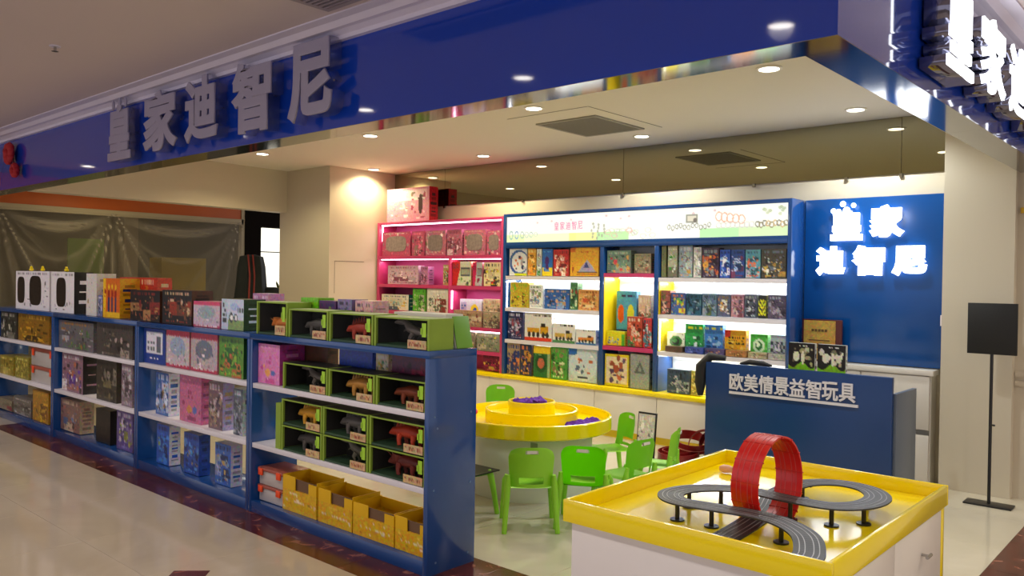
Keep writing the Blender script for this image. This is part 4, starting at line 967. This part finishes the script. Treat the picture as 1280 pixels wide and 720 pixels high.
# ------------------------------------------------------------------ children's chairs
def seat_mesh():
    b = B(); n = 12; top = []
    for i in range(n+1):
        row = []
        for j in range(n+1):
            u, v = i/n*2-1, j/n*2-1; k = 1-.10*(abs(u)**3)*(abs(v)**3)
            row.append(b.bm.verts.new((u*.145*k, v*.135*k, .27-.012*(1-u*u)*(1-v*v)-.012*max(abs(u), abs(v))**6)))
        top.append(row)
    for i in range(n):
        for j in range(n): b.bm.faces.new((top[i][j], top[i+1][j], top[i+1][j+1], top[i][j+1]))
    r = bmesh.ops.solidify(b.bm, geom=b.bm.faces[:], thickness=.022)
    return b
def back_mesh():
    b = B(); n = 14; m_ = 12; G = []
    for i in range(n+1):
        u = i/n*2-1; row = []
        for j in range(m_+1):
            v = j/m_; wd = .140*(1-.10*(1-v))*(1 if v < .8 else 1-.12*((v-.8)/.2)**2)
            z = .265+.245*v-.028*(abs(u)**4)*v
            row.append(b.bm.verts.new((u*wd, -.135-.03*v+.022*u*u*1.0-.02*(1-u*u), z)))
        G.append(row)
    for i in range(n):
        for j in range(m_):
            u = (i+.5)/n*2-1
            if 1 <= j <= 2 and abs(u) < .62: continue
            if j == m_-2 and abs(u) < .25: continue
            b.bm.faces.new((G[i][j], G[i+1][j], G[i+1][j+1], G[i][j+1]))
    bmesh.ops.solidify(b.bm, geom=b.bm.faces[:], thickness=.016)
    return b
def make_chair(label, loc, face):
    t = thing('kids_chair', label, 'chair', loc, 'green chairs around the sand table')
    seat_mesh().out('seat', GREEN, t, 50); back_mesh().out('backrest', GREEN, t, 50)
    for sx in (-1, 1):
        B().tube([(sx*.135, -.145, .34), (sx*.140, -.135, .27), (sx*.150, -.155, .13), (sx*.158, -.178, 0)], [.012, .021, .018, .015], 10).out('leg', GREEN, t, 50)
        B().tube([(sx*.134, .095, .285), (sx*.140, .10, .255), (sx*.150, .125, .13), (sx*.158, .145, 0)], [.010, .022, .018, .015], 10).out('leg', GREEN, t, 50)
    bx('sticker', (-.03, .03, -.1885, -.187, .474, .492), mat('white_sticker', 'e0dcd0', .4), t)
    t.rotation_euler = (0, 0, math.atan2(face[1], face[0])-math.pi/2)
    return t
proto = make_chair('green plastic child chair nearest the rack end, seen from behind', (-3.21, 3.79, 0), (-.7, .7))
def copy_chair(label, loc, face, z=0):
    r = proto.copy(); COL.objects.link(r); r.location = (loc[0], loc[1], z); r['label'] = label
    r.rotation_euler = (0, 0, math.atan2(face[1], face[0])-math.pi/2)
    for ch in proto.children:
        c = ch.copy(); COL.objects.link(c); c.parent = r
copy_chair('green plastic child chair seen from behind, second along from the rack end', (-2.99, 4.07), (-.5, .865))
copy_chair('green plastic child chair facing the viewer behind the sand table edge', (-3.46, 5.00), (-.50, -.86))
copy_chair('green plastic child chair turned sideways beside the corner of the racetrack table', (-2.93, 4.40), (-1, .12))
copy_chair('green plastic child chair seen edge on, farthest right near the red coil', (-2.96, 4.80), (-.93, -.35))
copy_chair('green plastic child chair half hidden behind the blue rack end', (-3.68, 3.70), (.1, 1))
copy_chair('green plastic child chair beyond the sand table at its far left side', (-5.05, 5.50), (.55, -.83))
o = bx('drawing_board', (-3.80, -3.50, 3.60, 3.84, .274, .282), mat('dark_board', '20201c', .4)); tag(o, 'dark flat board lying on the green chair behind the rack end', 'board')

# leaning framed picture and coil of red tracks on the floor behind the chairs
t = thing('framed_picture', 'black and white framed picture leaning behind the green chairs', 'picture', (-3.60, 5.72, 0)); t.rotation_euler = (R(-6), 0, R(0))
bx('frame', (-.10, .075, 0, .015, 0, .42), BLACK, t, .002)
printed_box('print', -.09, .065, -.004, -.0005, .015, .405, 'mix', 'c8c0b8 302420 888078 e8e4dc', 66, parent=t, cell=.008)
t = thing('track_coil_pile', 'pile of coiled dark red toy track on the floor by the counter', 'toy track', (-3.37, 6.06, 0))
CR = mat('dark_red_track', '8c1818', .35); CL = mat('pale_red_line', 'd88878', .4)
def coil(cx, cy, cz, r, wdt, tilt, yaw, name):
    Rm = Matrix.Translation((cx, cy, cz)) @ Matrix.Rotation(R(yaw), 4, 'Z') @ Matrix.Rotation(R(tilt), 4, 'X')
    b = B(); l = B(); n = 40
    for bb, prof in ((b, [(r, -wdt/2), (r, wdt/2), (r-.006, wdt/2), (r-.006, -wdt/2), (r, -wdt/2)]), (l, [(r+.001, -wdt*.18), (r+.003, -wdt*.15), (r+.003, -wdt*.1), (r+.001, -wdt*.07), (r+.001, -wdt*.18)])):
        bb.lathe(prof, n=n)
        for v_ in bb.bm.verts: v_.co = Rm @ v_.co
    o = b.out(name, CR, t, 40); l.out('track_line', CL, o)
coil(-.05, -.12, .055, .17, .10, 4, 0, 'track_coil'); coil(-.06, -.13, .06, .12, .10, 0, 0, 'track_coil'); coil(.12, .02, .14, .14, .09, 70, 30, 'track_coil'); coil(.16, .10, .15, .12, .09, 66, 10, 'track_coil'); coil(-.02, .02, .16, .15, .08, 16, 50, 'track_coil')

# ------------------------------------------------------------------ racetrack table
tx0, tx1, ty0, ty1, tz = -2.005, -.934, 2.58, 3.965, .62
t = thing('racetrack_table', 'white cabinet table with a yellow rimmed tray top for the toy racetrack', 'table', ((tx0+tx1)/2, ty0, 0))
rim = .018
wbx('rim_panel', (tx0, tx1, ty0, ty0+rim, .533, tz), YEL, t, .002); wbx('rim_panel', (tx0, tx1, ty1-rim, ty1, .533, tz), YEL, t, .002)
wbx('rim_panel', (tx0, tx0+rim, ty0+rim+.0005, ty1-rim-.0005, .533, tz), YEL, t, .002); wbx('rim_panel', (tx1-rim, tx1, ty0+rim+.0005, ty1-rim-.0005, .533, tz), YEL, t, .002)
wbx('tray_floor', (tx0+rim+.0005, tx1-rim-.0005, ty0+rim+.0005, ty1-rim-.0005, .545, .56), YEL, t)
wbx('body', (tx0+.03, tx1-.02, ty0+.02, ty1-.06, .0, .532), WHT, t, .003)
wbx('yellow_corner_post', (tx1-.06, tx1-.012, ty1-.055, ty1-.012, 0, .532), YEL, t, .002)
for a, b_ in ((2.62, 3.24), (3.245, 3.885)):
    dr = wbx('side_door', (tx1-.0195, tx1-.008, a, b_, .03, .525), CABW, t, .0015)
kb = B().tube([(-.0, 3.60-ty0, .40), (.03, 3.60-ty0, .40)], .006, 8); kb.tube([(.028, 3.57-ty0, .40), (.028, 3.63-ty0, .40)], .007, 8)
kb.out('handle', CHROME, t).location = ((tx1-tx0)/2-.008, 0, 0)

def catmull(p, n=10):
    out = []
    for i in range(len(p)-1):
        a, b, c, d = p[max(i-1, 0)], p[i], p[i+1], p[min(i+2, len(p)-1)]
        for k in range(n):
            s_ = k/n; out.append(tuple(.5*((2*b[q])+(-a[q]+c[q])*s_+(2*a[q]-5*b[q]+4*c[q]-d[q])*s_*s_+(-a[q]+3*b[q]-3*c[q]+d[q])*s_**3) for q in range(3)))
    out.append(tuple(p[-1])); return out
def ribbon(b, path, offs, th, side=None):
    """strip of width offs[1]-offs[0] following the path in plan"""
    P_ = [Vector(p) for p in path]; prev = None
    for i, p in enumerate(P_):
        tn = (P_[min(i+1, len(P_)-1)]-P_[max(i-1, 0)]); sd = side if side is not None else Vector((tn.y, -tn.x, 0)).normalized()
        up = tn.normalized().cross(sd)*-1
        if side is None: up = Vector((0, 0, 1))
        r_ = [b.bm.verts.new(p+sd*o_+up*h_) for o_, h_ in ((offs[0], th[0]), (offs[1], th[0]), (offs[1], th[1]), (offs[0], th[1]))]
        if prev:
            for k in range(4): b.bm.faces.new((prev[k], prev[(k+1) % 4], r_[(k+1) % 4], r_[k]))
        else: b.bm.faces.new(r_)
        prev = r_
    b.bm.faces.new(prev[::-1])
TRK = [(-1.385, 2.70, .566), (-1.40, 2.95, .566), (-1.43, 3.20, .568), (-1.455, 3.36, .60), (-1.40, 3.50, .63), (-1.28, 3.58, .64), (-1.15, 3.565, .64), (-1.07, 3.45, .64), (-1.075, 3.30, .64), (-1.16, 3.19, .64),
       (-1.31, 3.155, .645), (-1.47, 3.165, .645), (-1.60, 3.135, .64), (-1.69, 3.03, .64), (-1.705, 2.91, .64), (-1.63, 2.83, .64), (-1.49, 2.845, .64), (-1.35, 2.87, .64), (-1.215, 2.85, .64), (-1.10, 2.78, .63), (-1.045, 2.68, .61), (-1.035, 2.605, .60)]
t = thing('slot_car_track', 'dark grey two lane toy racetrack with a red loop in the yellow tray', 'toy racetrack', (0, 0, 0))
path = catmull(TRK, 8)
b = B(); ribbon(b, path, (-.052, .052), (-.006, 0)); b.out('road', DKROAD, t)
for o_ in (-.032, -.014, .014, .032):
    b = B(); ribbon(b, path, (o_-.0016, o_+.0016), (.0, .0012)); b.out('lane_groove', LINE, t)
for k in (4, 6, 8, 9, 10, 12, 13, 15, 16, 18):
    x, y, z = TRK[k]; p = B(); p.cyl((x, y, .5605), .028, .006, 20); p.tube([(x, y, .566), (x, y, z-.006)], .009, 10); p.box(x-.04, x+.04, y-.008, y+.008, z-.012, z-.006); p.out('support_post', BLACK, t, 40)
lp = []; cy_, cz_, r_ = 3.14, .722, .163
for k in range(73):
    a = -math.pi/2+2*math.pi*k/72; lp.append((-1.36-.08*k/72, cy_+math.cos(a)*r_, cz_+math.sin(a)*r_))
b = B(); ribbon(b, lp, (-.056, .056), (-.004, .004), Vector((1, 0, 0))); lo = b.out('red_loop', RED, t, 40)
for o_ in (-.032, -.014, .014, .032):
    b = B(); ribbon(b, lp, (o_-.0015, o_+.0015), (.004, .0055), Vector((1, 0, 0))); b.out('loop_groove', mat('pink_groove', 'c84848', .4), lo)
    b = B(); ribbon(b, lp, (o_-.0015, o_+.0015), (-.0055, -.004), Vector((1, 0, 0))); b.out('loop_groove', MATS['pink_groove'], lo)
for k in range(0, 72, 6):
    x, y, z = lp[k]; a = -math.pi/2+2*math.pi*k/72
    rb = B().box(-.059, .059, -.002, .002, -.0055, .006); q_ = rb.out('loop_joint', mat('deep_red_plastic', 'c01616', .35), lo); q_.location = (x, y, z); q_.rotation_euler = (a+math.pi/2, 0, 0)
# small toy car at the tray's back
t = thing('toy_figure', 'small pale toy figure lying in the yellow tray near its left corner', 'toy', (-1.86, 3.70, .561))
b = B().blob((0, 0, .02), (.045, .02, .02), 2, 1, .1); b.out('body', mat('peach_toy_plastic', 'd8a080', .5), t, 60)
B().blob((.045, 0, .026), (.016, .016, .016), 2, 2, .05).out('head', mat('brown_toy_plastic', 'a07050', .5), t, 60)

# ------------------------------------------------------------------ black sign stand on the right
t = thing('sign_stand', 'black square sign board on a thin pole stand by the white column', 'sign stand', (-1.245, 6.35, 0)); t.rotation_euler = (0, 0, 0)
bx('base_plate', (-.145, .145, -.07, .07, 0, .012), BLACK, t, .002); B().tube([(0, 0, .012), (0, 0, 1.04)], .0105, 10).out('pole', BLACK, t, 50)
bd = bx('sign_board', (-.15, .15, -.012, .008, 1.035, 1.385), mat('matte_black_board', '0e0e0c', .55), t, .002)
kn = B().tube([(.008, 0, .55), (.028, 0, .55)], .007, 8); kn.out('clamp_knob', BLACK, t)
b = B()
b = bx('wall_socket', (-1.648, -1.632, 6.66, 6.72, 1.20, 1.28), WHT); tag(b, 'small white socket at the right edge of the blue panel', 'socket')

# dark covered stand with red cords at the far left opening
t = thing('covered_stand', 'dark draped stand with red cords in the far left opening', 'covered stand', (-10.2, 6.02, 0))
b = B(); b.tube([(0, 0, 0), (0, 0, .5), (0, 0, 1.0), (0, 0, 1.35), (.0, .0, 1.62), (0, 0, 1.76), (0, 0, 1.79)], [.24, .25, .24, .20, .18, .15, .04], 20)
rn = random.Random(4)
for v_ in b.bm.verts: a = math.atan2(v_.co.y, v_.co.x); k = 1+.12*math.sin(a*6)+rn.uniform(-.04, .04); v_.co.x *= k; v_.co.y *= k
b.out('dark_cover', mat('black_green_cloth', '18201a', .7, noise=.5, scale=10), t, 60)
for dy in (-.12, -.05): B().tube([(.12, dy, 1.78), (.22, dy-.03, 1.5), (.27, dy-.07, 1.2), (.29, dy-.09, .9)], .012, 8).out('red_cord', mat('red_brown_cord', '8c2c1c', .6), t, 60)
B().blob((.1, .26, 1.2), (.16, .2, .15), 2, 4, .15).out('side_bundle', MATS['black_green_cloth'], t, 60)
t = thing('potted_plant', 'small potted plant in front of the bright far window', 'plant', (-11.0, 6.98, 1.10))
B().lathe([(.001, 0), (.06, 0), (.08, .14), (.001, .14)], n=20).out('pot', mat('pale_stone_pot', 'a8a08c', .7), t, 40)
rn = random.Random(9)
for k in range(22):
    a = rn.uniform(0, 6.28); l = rn.uniform(.08, .17); e_ = rn.uniform(.4, 1.3); q = (math.cos(a)*math.cos(e_)*l, math.sin(a)*math.cos(e_)*l, .14+math.sin(e_)*l*1.4)
    B().tube([(0, 0, .13), (q[0]*.6, q[1]*.6, .13+(q[2]-.13)*.7), q], [.003, .016, .002], 5, squash=.3).out('leaf', mat('olive_leaf', '5c6420', .5), t)
o = bx('plinth', (-11.12, -10.88, 6.84, 7.12, 0, 1.099), mat('grey_plinth', '988c78', .6)); tag(o, 'grey plinth under the small potted plant by the far window', 'plinth')
for o in bpy.data.objects:
    if o.name.startswith('lamp_light'): o.hide_select = True
